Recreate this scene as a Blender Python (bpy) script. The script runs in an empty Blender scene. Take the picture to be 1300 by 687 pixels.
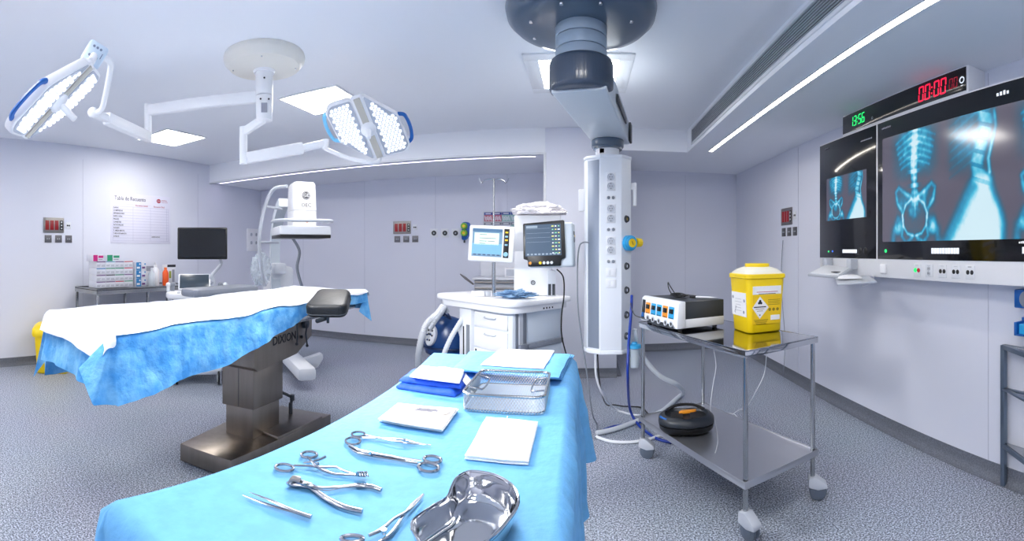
EXPO = 0.56
import bpy, bmesh, math, random
import numpy as np
from math import sin, cos, tan, pi, radians, hypot, atan2, sqrt
from mathutils import Vector, Matrix, noise
random.seed(7)
V = Vector
sc = bpy.context.scene
C = sc.collection

# ---------------------------------------------------------------- survey of the room
E = 1.45                      # eye height; the photograph is a cylindrical panorama
FP, PX0, PY0 = 590.0, 740.0, 319.0
def az(px): return (px - PX0) / FP
def atz(px, py, z):
    d = FP * (E - z) / (py - PY0)
    return V((d * sin(az(px)), d * cos(az(px)), z))
def atd(px, py, d):
    return V((d * sin(az(px)), d * cos(az(px)), E - (py - PY0) * d / FP))
def atY(px, py, Y): return atd(px, py, Y / cos(az(px)))
def atX(px, py, X): return atd(px, py, X / sin(az(px)))
XL, XR, YB, YP, YF = -5.56, 2.30, 6.70, 5.36, -2.6
ZC, ZS = 2.88, 2.62
XPL, XPR, XS = -0.436, 0.39, 1.226
Z3 = V((0, 0, 1))

# ---------------------------------------------------------------- materials
def lin(c):
    if isinstance(c, str):
        c = [int(c[i:i+2], 16) for i in (0, 2, 4)]
    return tuple(((x/255)/12.92 if x/255 <= .04045 else ((x/255+.055)/1.055)**2.4) for x in c[:3]) + (1,)
MATS = {}
def crease(m, scale=5.5, strength=.35, base='bump'):
    """adds sharp fold lines of crumpled cloth on top of the fine bump"""
    nt = m.node_tree; b = nt.nodes['Principled BSDF']; tc = nt.nodes.new('ShaderNodeTexCoord')
    nz = nt.nodes.new('ShaderNodeTexNoise'); nz.inputs['Scale'].default_value = 2.5; nz.inputs['Detail'].default_value = 3
    mx = nt.nodes.new('ShaderNodeMixRGB'); mx.inputs[0].default_value = .35; nt.links.new(tc.outputs['Object'], nz.inputs['Vector']); nt.links.new(tc.outputs['Object'], mx.inputs[1]); nt.links.new(nz.outputs['Color'], mx.inputs[2])
    v = nt.nodes.new('ShaderNodeTexVoronoi'); v.inputs['Scale'].default_value = scale; v.inputs['Randomness'].default_value = 1; nt.links.new(mx.outputs[0], v.inputs['Vector'])
    bp = nt.nodes.new('ShaderNodeBump'); bp.inputs['Strength'].default_value = strength; bp.inputs['Distance'].default_value = .06; bp.invert = True
    old = b.inputs['Normal'].links[0].from_socket if b.inputs['Normal'].links else None
    if old is not None: nt.links.new(old, bp.inputs['Normal'])
    nt.links.new(v.outputs['Distance'], bp.inputs['Height']); nt.links.new(bp.outputs['Normal'], b.inputs['Normal'])
def mat(name, col, rough=.5, metal=0, emit=None, es=1.0, bump=0, bscale=60, vary=0, vscale=8, col2=None,
        trans=0, alpha=1, coat=0, spec=None, aniso=0, sss=0, detail=3, stretch=None):
    if name in MATS: return MATS[name]
    m = bpy.data.materials.new(name); m.use_nodes = True; MATS[name] = m
    nt = m.node_tree; b = nt.nodes['Principled BSDF']
    b.inputs['Base Color'].default_value = lin(col)
    b.inputs['Roughness'].default_value = rough; b.inputs['Metallic'].default_value = metal
    if emit is not None:
        b.inputs['Emission Color'].default_value = lin(emit); b.inputs['Emission Strength'].default_value = es
    b.inputs['Transmission Weight'].default_value = trans; b.inputs['Alpha'].default_value = alpha
    b.inputs['Coat Weight'].default_value = coat
    if spec is not None: b.inputs['Specular IOR Level'].default_value = spec
    if aniso: b.inputs['Anisotropic'].default_value = aniso
    if bump or vary:
        tc = nt.nodes.new('ShaderNodeTexCoord'); mp = nt.nodes.new('ShaderNodeMapping')
        nt.links.new(tc.outputs['Object'], mp.inputs['Vector'])
        if stretch: mp.inputs['Scale'].default_value = stretch
    if bump:
        n = nt.nodes.new('ShaderNodeTexNoise'); n.inputs['Scale'].default_value = bscale; n.inputs['Detail'].default_value = detail
        nt.links.new(mp.outputs[0], n.inputs['Vector'])
        bp = nt.nodes.new('ShaderNodeBump'); bp.inputs['Strength'].default_value = bump; bp.inputs['Distance'].default_value = .01
        nt.links.new(n.outputs['Fac'], bp.inputs['Height']); nt.links.new(bp.outputs['Normal'], b.inputs['Normal'])
    if vary:
        n = nt.nodes.new('ShaderNodeTexNoise'); n.inputs['Scale'].default_value = vscale; n.inputs['Detail'].default_value = detail
        nt.links.new(mp.outputs[0], n.inputs['Vector'])
        r = nt.nodes.new('ShaderNodeValToRGB'); nt.links.new(n.outputs['Fac'], r.inputs['Fac'])
        c1 = lin(col); c2 = lin(col2) if col2 else tuple(x*(1-vary) for x in c1[:3])+(1,)
        r.color_ramp.elements[0].position = .38; r.color_ramp.elements[0].color = c2
        r.color_ramp.elements[1].position = .62; r.color_ramp.elements[1].color = c1
        nt.links.new(r.outputs['Color'], b.inputs['Base Color'])
    return m

M_ceil = mat('ceiling_paint', (240,243,249), .8)
M_wall = mat('wall_vinyl', (221,224,236), .55, bump=.05, bscale=220)
M_white = mat('white_enamel', (238,239,242), .32)
M_cream = mat('cream_enamel', (232,229,220), .35)
M_offw = mat('white_plastic', (226,229,234), .4)
M_ltgrey = mat('light_grey_plastic', (190,195,204), .45)
M_grey = mat('grey_plastic', (128,134,145), .45)
M_dkgrey = mat('charcoal_plastic', (48,53,60), .4)
M_black = mat('black_plastic', (14,15,18), .35)
M_blackgloss = mat('black_glass', (7,8,11), .12, coat=.4)
M_rubber = mat('black_rubber', (22,23,26), .65)
M_steel = mat('stainless_steel', (176,178,180), .22, 1, bump=.02, bscale=300, stretch=(1,12,1))
M_steeltop = mat('polished_steel_sheet', (190,192,197), .07, 1)
M_shelf = mat('satin_steel_sheet', (196,198,204), .30, .85)
M_wire = mat('bright_wire', (196,200,206), .30, .9)
M_darksteel = mat('brushed_dark_steel', (146,138,130), .32, 1, vary=.10, vscale=3, bump=.015, bscale=60, stretch=(7,7,.6))
M_chrome = mat('chrome', (212,214,218), .08, 1)
M_instr = mat('instrument_steel', (168,172,180), .2, 1)
M_plate = mat('brushed_faceplate', (150,147,145), .38, .9)
M_slate = mat('slate_blue_paint', (74,92,112), .3, coat=.3)
M_pale = mat('pale_grey_paint', (203,212,220), .35)
M_blue = mat('blue_plastic', (18,92,170), .35)
M_navy = mat('navy_plastic', (18,62,120), .3)
M_cyan = mat('cyan_plastic', (40,160,215), .35)
M_yellow = mat('yellow_plastic', (250,214,8), .38)
M_yelllab = mat('yellow_label', (246,205,20), .5)
M_red = mat('red_enamel', (190,24,44), .4)
M_green = mat('green_plastic', (120,180,60), .4)
M_teal = mat('teal_plastic', (90,200,190), .4)
M_orange = mat('orange_plastic', (235,150,40), .4)
M_paper = mat('white_paper', (242,243,246), .8, bump=.12, bscale=90)
M_drape = mat('blue_surgical_drape', (102,172,226), .72, bump=.2, bscale=55, vary=.1, vscale=30, detail=6)
M_drape2 = mat('blue_crinkled_drape', (118,186,232), .7, bump=.55, bscale=38, vary=.16, vscale=11, col2=(66,150,216), detail=9)
M_sheet = mat('white_absorbent_sheet', (226,230,238), .8, bump=.4, bscale=34, detail=7)
crease(M_drape2, 5.5, .40); crease(M_sheet, 4.0, .12)
M_cloth = mat('white_gauze', (244,246,249), .9, bump=.3, bscale=160)
M_bluepack = mat('blue_sterile_wrap', (20,84,200), .6, bump=.3, bscale=50)
M_leather = mat('black_vinyl_pad', (20,22,26), .5, bump=.1, bscale=70)
M_ledred = mat('red_led', (60,0,5), .4, emit=(255,30,70), es=1.0)
M_leddim = mat('dim_red_led', (50,5,12), .4, emit=(150,16,40), es=.6)
M_ledgreen = mat('green_led', (0,60,20), .4, emit=(40,240,120), es=1.0)
M_ledwhite = mat('white_indicator', (210,215,222), .4, emit=(220,225,235), es=.5)
M_panel = mat('lit_light_panel', (255,255,255), .5, emit=(255,250,244), es=17.0)
M_strip = mat('lit_strip_cool', (255,255,255), .5, emit=(230,218,255), es=4.0)
M_stripw = mat('lit_strip_warm', (255,255,255), .5, emit=(255,246,234), es=16.0)
M_lens = mat('lamp_lens_field', (176,182,194), .35)
M_led = mat('lit_led', (240,244,250), .2, emit=(246,250,255), es=.85)
M_clear = mat('clear_plastic', (225,235,242), .15, alpha=.45)
M_hose = mat('translucent_hose', (222,228,234), .35, alpha=.85)
M_ink = mat('black_ink', (28,28,36), .6)
M_inkred = mat('crimson_ink', (170,20,60), .6)
M_inkgrey = mat('grey_ink', (150,152,165), .6)
M_wood = M_grey

# ---------------------------------------------------------------- geometry helpers
def FR(o, x, y):
    x = V(x).normalized(); y = V(y); z = x.cross(y).normalized(); y = z.cross(x)
    m = Matrix((x, y, z)).transposed().to_4x4(); m.translation = V(o); return m
def RZ(a): return Matrix.Rotation(a, 4, 'Z')
def TR(p, a=0): return Matrix.Translation(V(p)) @ RZ(a)
def wallL(y, z, x=XL): return FR((x, y, z), (0,1,0), (0,0,1))
def wallB(x, z, y=YB): return FR((x, y, z), (1,0,0), (0,0,1))
def wallR(y, z, x=XR): return FR((x, y, z), (0,-1,0), (0,0,1))

def catmull(pts, n=6, closed=False):
    pts = [V(p) for p in pts]; out = []; L = len(pts)
    rng = range(L if closed else L-1)
    for i in rng:
        if closed: a, b, c, d = pts[i-1], pts[i], pts[(i+1) % L], pts[(i+2) % L]
        else: a, b, c, d = pts[max(i-1,0)], pts[i], pts[i+1], pts[min(i+2,L-1)]
        for k in range(n):
            t = k/n
            out.append(.5*((2*b)+(c-a)*t+(2*a-5*b+4*c-d)*t*t+(3*b-a-3*c+d)*t*t*t))
    if not closed: out.append(pts[-1])
    return out

_txt = {}
class MB:
    def __init__(s, M=None): s.bm = bmesh.new(); s.M = M or Matrix.Identity(4)
    def _add(s, t, m, M=None):
        for f in t.faces: f.material_index = m
        me = bpy.data.meshes.new('tmp'); t.transform(s.M @ (M or Matrix.Identity(4))); t.to_mesh(me); t.free()
        s.bm.from_mesh(me); bpy.data.meshes.remove(me); return s
    def box(s, c, sz, bev=0, m=0, M=None, rz=0, seg=2):
        t = bmesh.new(); bmesh.ops.create_cube(t, size=1)
        bmesh.ops.scale(t, vec=V(sz), verts=t.verts)
        if bev: bmesh.ops.bevel(t, geom=t.edges[:], offset=min(bev, .49*min(sz)), segments=seg, profile=.5, affect='EDGES')
        t.transform(Matrix.Translation(V(c)) @ RZ(rz)); return s._add(t, m, M)
    def bb(s, a, b, bev=0, m=0, M=None):
        a, b = V(a), V(b); return s.box((a+b)/2, [abs(x) for x in (b-a)], bev, m, M)
    def cyl(s, p0, p1, r0, r1=None, seg=24, m=0, M=None, bev=0):
        p0, p1 = V(p0), V(p1); r1 = r0 if r1 is None else r1; d = p1-p0
        t = bmesh.new(); bmesh.ops.create_cone(t, cap_ends=True, segments=seg, radius1=r0, radius2=r1, depth=d.length)
        if bev:
            es = [e for e in t.edges if any(len(f.verts) > 4 for f in e.link_faces)]
            bmesh.ops.bevel(t, geom=es, offset=bev, segments=2, profile=.5, affect='EDGES')
        q = d.to_track_quat('Z', 'Y').to_matrix().to_4x4(); q.translation = (p0+p1)/2
        t.transform(q); return s._add(t, m, M)
    def ball(s, c, r, m=0, M=None, seg=20):
        r = (r, r, r) if not hasattr(r, '__len__') else r
        t = bmesh.new(); bmesh.ops.create_uvsphere(t, u_segments=seg, v_segments=seg*2//3, radius=1)
        bmesh.ops.scale(t, vec=V(r), verts=t.verts); t.transform(Matrix.Translation(V(c))); return s._add(t, m, M)
    def prism(s, poly, z0, z1, bev=0, m=0, M=None, seg=2):
        t = bmesh.new(); vs = [t.verts.new((x, y, z0)) for x, y in poly]; f = t.faces.new(vs)
        if f.calc_area() and f.normal.z > 0: f.normal_flip()
        r = bmesh.ops.extrude_face_region(t, geom=[f])
        for v in [g for g in r['geom'] if isinstance(g, bmesh.types.BMVert)]: v.co.z = z1
        bmesh.ops.recalc_face_normals(t, faces=t.faces[:])
        if bev: bmesh.ops.bevel(t, geom=t.edges[:], offset=bev, segments=seg, profile=.5, affect='EDGES')
        return s._add(t, m, M)
    def lathe(s, prof, c=(0,0,0), m=0, M=None, seg=32):
        t = bmesh.new(); rings = []
        for r, z in prof:
            rings.append([t.verts.new((r*cos(2*pi*i/seg), r*sin(2*pi*i/seg), z)) for i in range(seg)])
        for a, b in zip(rings, rings[1:]):
            for i in range(seg): t.faces.new((a[i], a[(i+1)%seg], b[(i+1)%seg], b[i]))
        if prof[0][0] > 0 and prof[-1][0] > 0 and abs(prof[0][1]-prof[-1][1]) < 1e-6:
            for i in range(seg): t.faces.new((rings[-1][i], rings[-1][(i+1)%seg], rings[0][(i+1)%seg], rings[0][i]))
            ends = ()
        else: ends = ((rings[0], 1), (rings[-1], 0))
        for rg, fl in ends:
            try: t.faces.new(rg[::-1] if fl else rg)
            except ValueError: pass
        bmesh.ops.recalc_face_normals(t, faces=t.faces[:])
        t.transform(Matrix.Translation(V(c))); return s._add(t, m, M)
    def tube(s, pts, r, seg=8, m=0, M=None, closed=False, smooth=0, flat=1.0, up=None):
        if smooth: pts = catmull(pts, smooth, closed)
        pts = [V(p) for p in pts]; n = len(pts)
        rr = [r]*n if not hasattr(r, '__len__') else [r[0]+(r[-1]-r[0])*i/(n-1) for i in range(n)] if len(r) == 2 else \
             [float(np.interp(i/(n-1), np.linspace(0,1,len(r)), r)) for i in range(n)]
        t = bmesh.new(); rings = []
        tan0 = (pts[1]-pts[0]).normalized()
        nn = V(up) if up else (Z3 if abs(tan0.z) < .9 else V((1,0,0)))
        for i, p in enumerate(pts):
            if closed: tg = (pts[(i+1)%n]-pts[i-1])
            else: tg = pts[min(i+1,n-1)]-pts[max(i-1,0)]
            if tg.length < 1e-9: tg = tan0.copy()
            tg.normalize()
            if up: nn = V(up)
            nn = (nn - tg*nn.dot(tg))
            if nn.length < 1e-6: nn = tg.orthogonal()
            nn.normalize(); bn = tg.cross(nn)
            rings.append([t.verts.new(p + (nn*flat*cos(2*pi*k/seg)+bn*sin(2*pi*k/seg))*rr[i]) for k in range(seg)])
        pairs = list(zip(rings, rings[1:])) + ([(rings[-1], rings[0])] if closed else [])
        for a, b in pairs:
            for k in range(seg): t.faces.new((a[k], a[(k+1)%seg], b[(k+1)%seg], b[k]))
        if not closed: t.faces.new(rings[0][::-1]); t.faces.new(rings[-1])
        bmesh.ops.recalc_face_normals(t, faces=t.faces[:])
        return s._add(t, m, M)
    def raw(s, verts, faces, m=0, M=None, recalc=False):
        t = bmesh.new(); vs = [t.verts.new(v) for v in verts]
        for f in faces:
            try: t.faces.new([vs[i] for i in f])
            except ValueError: pass
        if recalc: bmesh.ops.recalc_face_normals(t, faces=t.faces[:])
        return s._add(t, m, M)
    def slab(s, quad, thick, m=0, bev=0):            # quad of 4 points, thickened downwards along its normal
        q = [V(p) for p in quad]; n = (q[1]-q[0]).cross(q[3]-q[0]).normalized()
        if n.z < 0: n = -n
        t = bmesh.new(); a = [t.verts.new(p) for p in q]; b = [t.verts.new(p-n*thick) for p in q]
        t.faces.new(a); t.faces.new(b[::-1])
        for i in range(4): t.faces.new((a[i], b[i], b[(i+1)%4], a[(i+1)%4]))
        bmesh.ops.recalc_face_normals(t, faces=t.faces[:])
        if bev: bmesh.ops.bevel(t, geom=t.edges[:], offset=bev, segments=2, profile=.5, affect='EDGES')
        return s._add(t, m)
    def text(s, txt, M, size, m=0, align='LEFT', bold=0, sx=1.0, ext=.0006):
        cu = bpy.data.curves.new('t', 'FONT'); cu.body = txt; cu.size = size; cu.align_x = align; cu.align_y = 'CENTER'
        cu.offset = bold*size; cu.extrude = ext; cu.resolution_u = 2
        ob = bpy.data.objects.new('t', cu); me = bpy.data.meshes.new_from_object(ob)
        t = bmesh.new(); t.from_mesh(me); bpy.data.meshes.remove(me); bpy.data.objects.remove(ob); bpy.data.curves.remove(cu)
        t.transform(Matrix.Diagonal((sx,1,1,1)))
        return s._add(t, m, M)
    def build(s, name, mats, parent=None, origin=None, smooth=38, sub=0):
        if not isinstance(mats, (list, tuple)): mats = [mats]
        me = bpy.data.meshes.new(name)
        R = None
        if parent is not None: R = root_matrix(parent)
        elif origin is not None: R = Matrix.Translation(V(origin))
        if R is not None: s.bm.transform(R.inverted())
        s.bm.to_mesh(me); s.bm.free()
        for m in mats: me.materials.append(m)
        if len(me.polygons):
            me.polygons.foreach_set('use_smooth', [True]*len(me.polygons))
            me.set_sharp_from_angle(angle=radians(smooth))
        o = bpy.data.objects.new(name, me); C.objects.link(o)
        if parent is not None: o.parent = parent
        elif origin is not None: o.location = V(origin)
        if sub:
            md = o.modifiers.new('s', 'SUBSURF'); md.levels = sub; md.render_levels = sub
        return o
def root_matrix(o):
    while o.parent: o = o.parent
    return Matrix.Translation(o.location) @ o.rotation_euler.to_matrix().to_4x4()
def tag(o, label=None, cat=None, group=None, kind=None):
    if label: o['label'] = label
    if cat: o['category'] = cat
    if group: o['group'] = group
    if kind: o['kind'] = kind
    return o
def thing(name, label, cat, loc=(0,0,0), rz=0, group=None):
    o = bpy.data.objects.new(name, None); o.empty_display_size = .1; C.objects.link(o)
    o.location = V(loc); o.rotation_euler = (0,0,rz); return tag(o, label, cat, group)
def struct(name, mb, mats, parent=None):
    o = mb.build(name, mats, parent)
    if parent is None: o['kind'] = 'structure'
    return o
def copy_tree(o, parent=None):
    c = o.copy(); C.objects.link(c)
    if parent is not None: c.parent = parent
    for ch in list(o.children): copy_tree(ch, c)
    return c
def seven(mb, txt, M, h, m=0, gap=.42, w=.50, th_=.095, slant=.10):
    segs = {'0':'abcdef','1':'bc','3':'abgcd','5':'afgcd','6':'afgedc'}
    x = 0; W = w*h; T = th_*h
    for ch in txt:
        if ch == ':':
            for yy in (.3, .68): mb.box((x+T/2+slant*yy*h, yy*h, 0), (T, T, .002), m=m, M=M)
            x += T+gap*h*.6; continue
        for sgm in segs[ch]:
            c = {'a':(W/2,h-T/2,1),'d':(W/2,T/2,1),'g':(W/2,h/2,1),'f':(T/2,h*.75,0),'b':(W-T/2,h*.75,0),'e':(T/2,h*.25,0),'c':(W-T/2,h*.25,0)}[sgm]
            sz = (W-T*1.1, T, .002) if c[2] else (T, h/2-T*.7, .002)
            mb.box((x+c[0]+slant*c[1], c[1], 0), sz, m=m, M=M)
        x += W+gap*h*.55
    return x
def drape_mesh(P, H, cornerH, mats, nu=60, nv=90, rings=14, fan=10, top=.002, fold=.02, flare=.1, r0=.02, cflare=.3, seed=0, dz=0, cpts=None, bow=0):
    """P: four corners in order round the top; H(side,t) = hang on each side; a fan of cloth hangs at each corner."""
    mb = MB(); verts = []; faces = []
    P = [V(p)+V((0,0,dz)) for p in P]
    def top_pt(u, v):
        a = P[0].lerp(P[1], u); b = P[3].lerp(P[2], u); p = a.lerp(b, v)
        k = noise.fractal(V((p.x*3+seed, p.y*3, 0)), 1, 2, 4)*top + noise.noise(V((p.x*1.3+seed, p.y*1.3, 5)))*top
        return p + V((bow*sin(pi*v)*(1-u),0,k))
    for j in range(nv+1):
        for i in range(nu+1): verts.append(top_pt(i/nu, j/nv))
    idx = lambda i, j: j*(nu+1)+i
    for j in range(nv):
        for i in range(nu): faces.append((idx(i,j), idx(i+1,j), idx(i+1,j+1), idx(i,j+1)))
    sides = [[idx(i,0) for i in range(nu+1)], [idx(nu,j) for j in range(nv+1)], [idx(nu-i,nv) for i in range(nu+1)], [idx(0,nv-j) for j in range(nv+1)]]
    ctr = sum(P, V((0,0,0)))/4
    nrm = []
    for k in range(4):
        d = P[(k+1)%4]-P[k]; n = V((d.y, -d.x, 0)).normalized()
        if n.dot((P[k]+P[(k+1)%4])/2-ctr) < 0: n = -n
        nrm.append(n)
    per = []; s_ = 0
    for k in range(4):
        sd = sides[k]; L = (P[(k+1)%4]-P[k]).length
        for q, vi in enumerate(sd):
            t = q/(len(sd)-1); per.append((vi, nrm[k], H(k, t), s_+t*L, (0, None)))
        s_ += L
        n0, n1 = nrm[k], nrm[(k+1)%4]; hc = cornerH[(k+1)%4]; h0 = H(k, 1); h1 = H((k+1)%4, 0)
        for q in range(1, fan):
            t = q/fan; n = (n0*(1-t)+n1*t).normalized(); w = 1-abs(2*t-1)
            tgt = None
            if cpts and (k+1)%4 in cpts:
                Bc = verts[sd[-1]]; L_ = [Bc+n0*(r0+flare*h0)-Z3*h0]+cpts[(k+1)%4]+[Bc+n1*(r0+flare*h1)-Z3*h1]; x = t*(len(L_)-1); x = min(max(x, 0), len(L_)-1.0001); i_ = int(x); tgt = L_[i_].lerp(L_[i_+1], x-i_)
            per.append((sd[-1], n, (h0*(1-t)+h1*t)*(1-w)+hc*w, s_+t*.3, (w, tgt)))
        s_ += .3
    prev = [p[0] for p in per]
    for r in range(1, rings+1):
        k = r/rings; cur = []
        for vi, n, h, s, (w, tgt) in per:
            B = verts[vi]; arc = min(1, h*k/(r0*1.57)) if r0 else 1
            out = r0*sin(arc*pi/2)*1.0 + (flare+cflare*w)*h*k
            wv = (noise.noise(V((s*5+seed, k*.6, seed)))*1.0+.5*noise.noise(V((s*13+seed, k*1.2, 2)))) * fold*k*min(1, h/.15)
            wv += noise.fractal(V((s*9+seed, k*h*9, 8)), 1, 2, 3)*fold*.18
            z = B.z - r0*(1-cos(arc*pi/2)) - max(0, h*k - r0*.6*arc)
            p = B + n*(out+wv); p.z = z
            if tgt is not None:
                p = B.lerp(tgt, k)+n*(r0*sin(arc*pi/2)*(1-k)+wv*.35)
            verts.append(p); cur.append(len(verts)-1)
        N = len(per)
        for q in range(N):
            a, b = prev[q], prev[(q+1)%N]; c, d = cur[(q+1)%N], cur[q]
            faces.append((a, d, c, b) if a != b else (a, d, c))
        prev = cur
    mb.raw(verts, faces, recalc=True)
    return mb
# ================================================================ the room
def floor_material():
    m = bpy.data.materials.new('speckled_vinyl_floor'); m.use_nodes = True; nt = m.node_tree; b = nt.nodes['Principled BSDF']
    tc = nt.nodes.new('ShaderNodeTexCoord')
    def ns(sc_, d=2):
        n = nt.nodes.new('ShaderNodeTexNoise'); n.inputs['Scale'].default_value = sc_; n.inputs['Detail'].default_value = d
        nt.links.new(tc.outputs['Object'], n.inputs['Vector']); return n
    n1 = ns(108, 2); r = nt.nodes.new('ShaderNodeValToRGB'); nt.links.new(n1.outputs['Fac'], r.inputs['Fac'])
    e = r.color_ramp.elements; e[0].position = .37; e[0].color = lin((84,89,102)); e[1].position = .63; e[1].color = lin((206,214,230))
    x = e.new(.5); x.color = lin((142,149,164))
    n2 = ns(1.2, 2); mx = nt.nodes.new('ShaderNodeMixRGB'); mx.blend_type = 'MULTIPLY'; mx.inputs[0].default_value = .12
    nt.links.new(r.outputs['Color'], mx.inputs[1]); nt.links.new(n2.outputs['Color'], mx.inputs[2])
    nt.links.new(mx.outputs[0], b.inputs['Base Color'])
    b.inputs['Roughness'].default_value = .42; b.inputs['Specular IOR Level'].default_value = .4
    return m
M_floor = floor_material()
M_base = mat('grey_vinyl_skirting', (112,117,128), .5, vary=.35, vscale=110)
mb = MB(); mb.bb((XL-.2, YF-.2, -.1), (XR+.2, YB+.2, 0)); struct('floor', mb, M_floor)
mb = MB(); mb.bb((XL-.2, YF-.2, ZC), (XR+.2, YB+.2, ZC+.1)); struct('ceiling', mb, M_ceil)
mb = MB(); mb.bb((XL-.2, YF-.2, 0), (XL, YB+.2, ZC)); struct('wall_left', mb, M_wall)
mb = MB(); mb.bb((XR, YF-.2, 0), (XR+.2, YB+.2, ZC)); struct('wall_right', mb, M_wall)
mb = MB(); mb.bb((XL, YB, 0), (XR, YB+.2, ZC)); struct('wall_back', mb, M_wall)
mb = MB(); mb.bb((XL, YF-.2, 0), (XR, YF, ZC)); struct('wall_front', mb, M_wall)
mb = MB(); mb.bb((XPL, YP, 0), (XPR, YB, ZC), bev=.006); struct('wall_partition', mb, M_wall)
# lowered ceilings of the two recesses, with their bulkhead face, and the one that runs along the right wall
ZSL = 2.585
mb = MB(); mb.bb((XL, YP+.002, ZSL), (XPL, YB, ZC)); struct('ceiling_left_recess', mb, M_ceil)
mb = MB(); mb.bb((XPR, YP+.002, ZS), (XR, YB, ZC)); struct('ceiling_right_recess', mb, M_ceil)
mb = MB(); mb.bb((XS, YF, ZS), (XR, YP+.002, ZC)); struct('ceiling_right_soffit', mb, M_ceil)
mb = MB(); mb.bb((XL, YP-.004, ZSL-.012), (XPL-.002, YP+.02, ZSL+.012)); mb.bb((XPL-.02, YP-.006, .1), (XPL+.012, YP+.02, ZSL+.012), bev=.004)
struct('trim_1', mb, M_offw)
# wall seams (vinyl panel joints)
mb = MB()
for x in (-4.6, -3.4, -2.2, -1.1): mb.box((x, YB-.001, 1.35), (.004, .004, 2.45))
for x in (1.5,): mb.box((x, YB-.001, 1.35), (.004, .004, 2.45))
for y in (3.0, 5.1, .6): mb.box((XL+.001, y, 1.4), (.004, .004, 2.6))
for y in (4.6, 1.93, .5): mb.box((XR-.001, y, 1.35), (.004, .004, 2.5))
struct('trim_2', mb, mat('seam_grey', (192,195,210), .6))
def skirting(name, a, b, n):
    """coved vinyl skirting from a to b, n = inward normal"""
    a, b, n = V(a), V(b), V(n); prof = [(0,.1),(.006,.1),(.008,.05),(.018,.022),(.045,.004),(.06,.001),(0,0)]
    vs = []; fs = []
    for p in (a, b):
        for q, z in prof: vs.append(p+n*q+V((0,0,z)))
    L = len(prof)
    for i in range(L): fs.append((i, (i+1)%L, L+(i+1)%L, L+i))
    fs.append(tuple(range(L))); fs.append(tuple(range(2*L-1, L-1, -1)))
    mb = MB(); mb.raw(vs, fs, recalc=True); return struct(name, mb, M_base)
skirting('baseboard_left', (XL, YF, 0), (XL, YB, 0), (1,0,0))
skirting('baseboard_right', (XR, YF, 0), (XR, YB, 0), (-1,0,0))
skirting('baseboard_back_left', (XL, YB, 0), (XPL, YB, 0), (0,-1,0))
skirting('baseboard_back_right', (XPR, YB, 0), (XR, YB, 0), (0,-1,0))
skirting('baseboard_partition', (XPL, YP, 0), (XPR, YP, 0), (0,-1,0))
skirting('baseboard_partition_right', (XPR, YP, 0), (XPR, YB, 0), (1,0,0))
skirting('baseboard_partition_left', (XPL, YP, 0), (XPL, YB, 0), (-1,0,0))
skirting('baseboard_front', (XL, YF, 0), (XR, YF, 0), (0,1,0))

# ---------------------------------------------------------------- ceiling lights
def light_panel(x, y, label, wide=.64, lit=.6):
    t = thing('ceiling_light', label, 'ceiling light', (x, y, ZC), 0, 'square ceiling light panels')
    fr = MB(Matrix.Translation((x, y, ZC)))
    w, l = wide/2, lit/2
    for a, b in (((-w,-w),(w,-l)), ((-w,l),(w,w)), ((-w,-l),(-l,l)), ((l,-l),(w,l))):
        fr.bb((a[0],a[1],-.014), (b[0],b[1],0), bev=.003)
    fr.build('frame', M_offw, t)
    d = MB(Matrix.Translation((x, y, ZC))); d.bb((-l,-l,-.008), (l,l,-.002)); d.build('diffuser', M_panel, t)
    return t
light_panel(-2.33, 3.75, 'square lit ceiling panel above the operating table, beside the lamp with the round canopy')
light_panel(-4.53, 3.70, 'small square lit ceiling panel at far left above the wall poster')
light_panel(-.03, 3.74, 'square lit ceiling panel partly hidden behind the supply pendant arm', wide=.82)
for x, y in ((-4.53, .4), (-2.33, .35), (-.03, .9), (-4.53,-1.2), (-2.33,-1.2), (-.03,-1.2)):  # extra panels added out of view to light the room
    light_panel(x, y, 'added square ceiling panel out of view, lighting the near end of the room')
# recessed light strips in the lowered ceilings
def strip(a, b, w, z, label, m):
    a, b = V(a), V(b); t = thing('light_strip', label, 'light strip', ((a+b)/2).to_tuple()[:2]+(z,))
    d = (b-a).normalized(); n = V((-d.y, d.x, 0)); o = (a+b)/2; L = (b-a).length
    M = FR((o.x, o.y, z), d, n)
    h = MB(M)
    for s in (-1, 1): h.box((0, s*(w/2+.005), -.002), (L+.02, .008, .008))
    for s in (-1, 1): h.box((s*(L/2+.005), 0, -.002), (.01, w+.018, .008))
    h.build('channel', M_offw, t)
    d_ = MB(M); d_.box((0,0,-.001), (L, w, .004)); d_.build('diffuser', m, t)
a = atz(280, 233, ZSL); b = atz(680, 198.5, ZSL)
strip((a.x, YP+.16, 0), (b.x, YP+.16, 0), .035, ZSL, 'long thin lilac light strip in the lowered ceiling over the left recess', M_strip)
a = atz(902, 192, ZS); b = atz(1188, 0, ZS)
strip((a.x, a.y, 0), (a.x, -1.6, 0), .04, ZS, 'long bright light strip in the lowered ceiling along the right wall', M_stripw)
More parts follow.
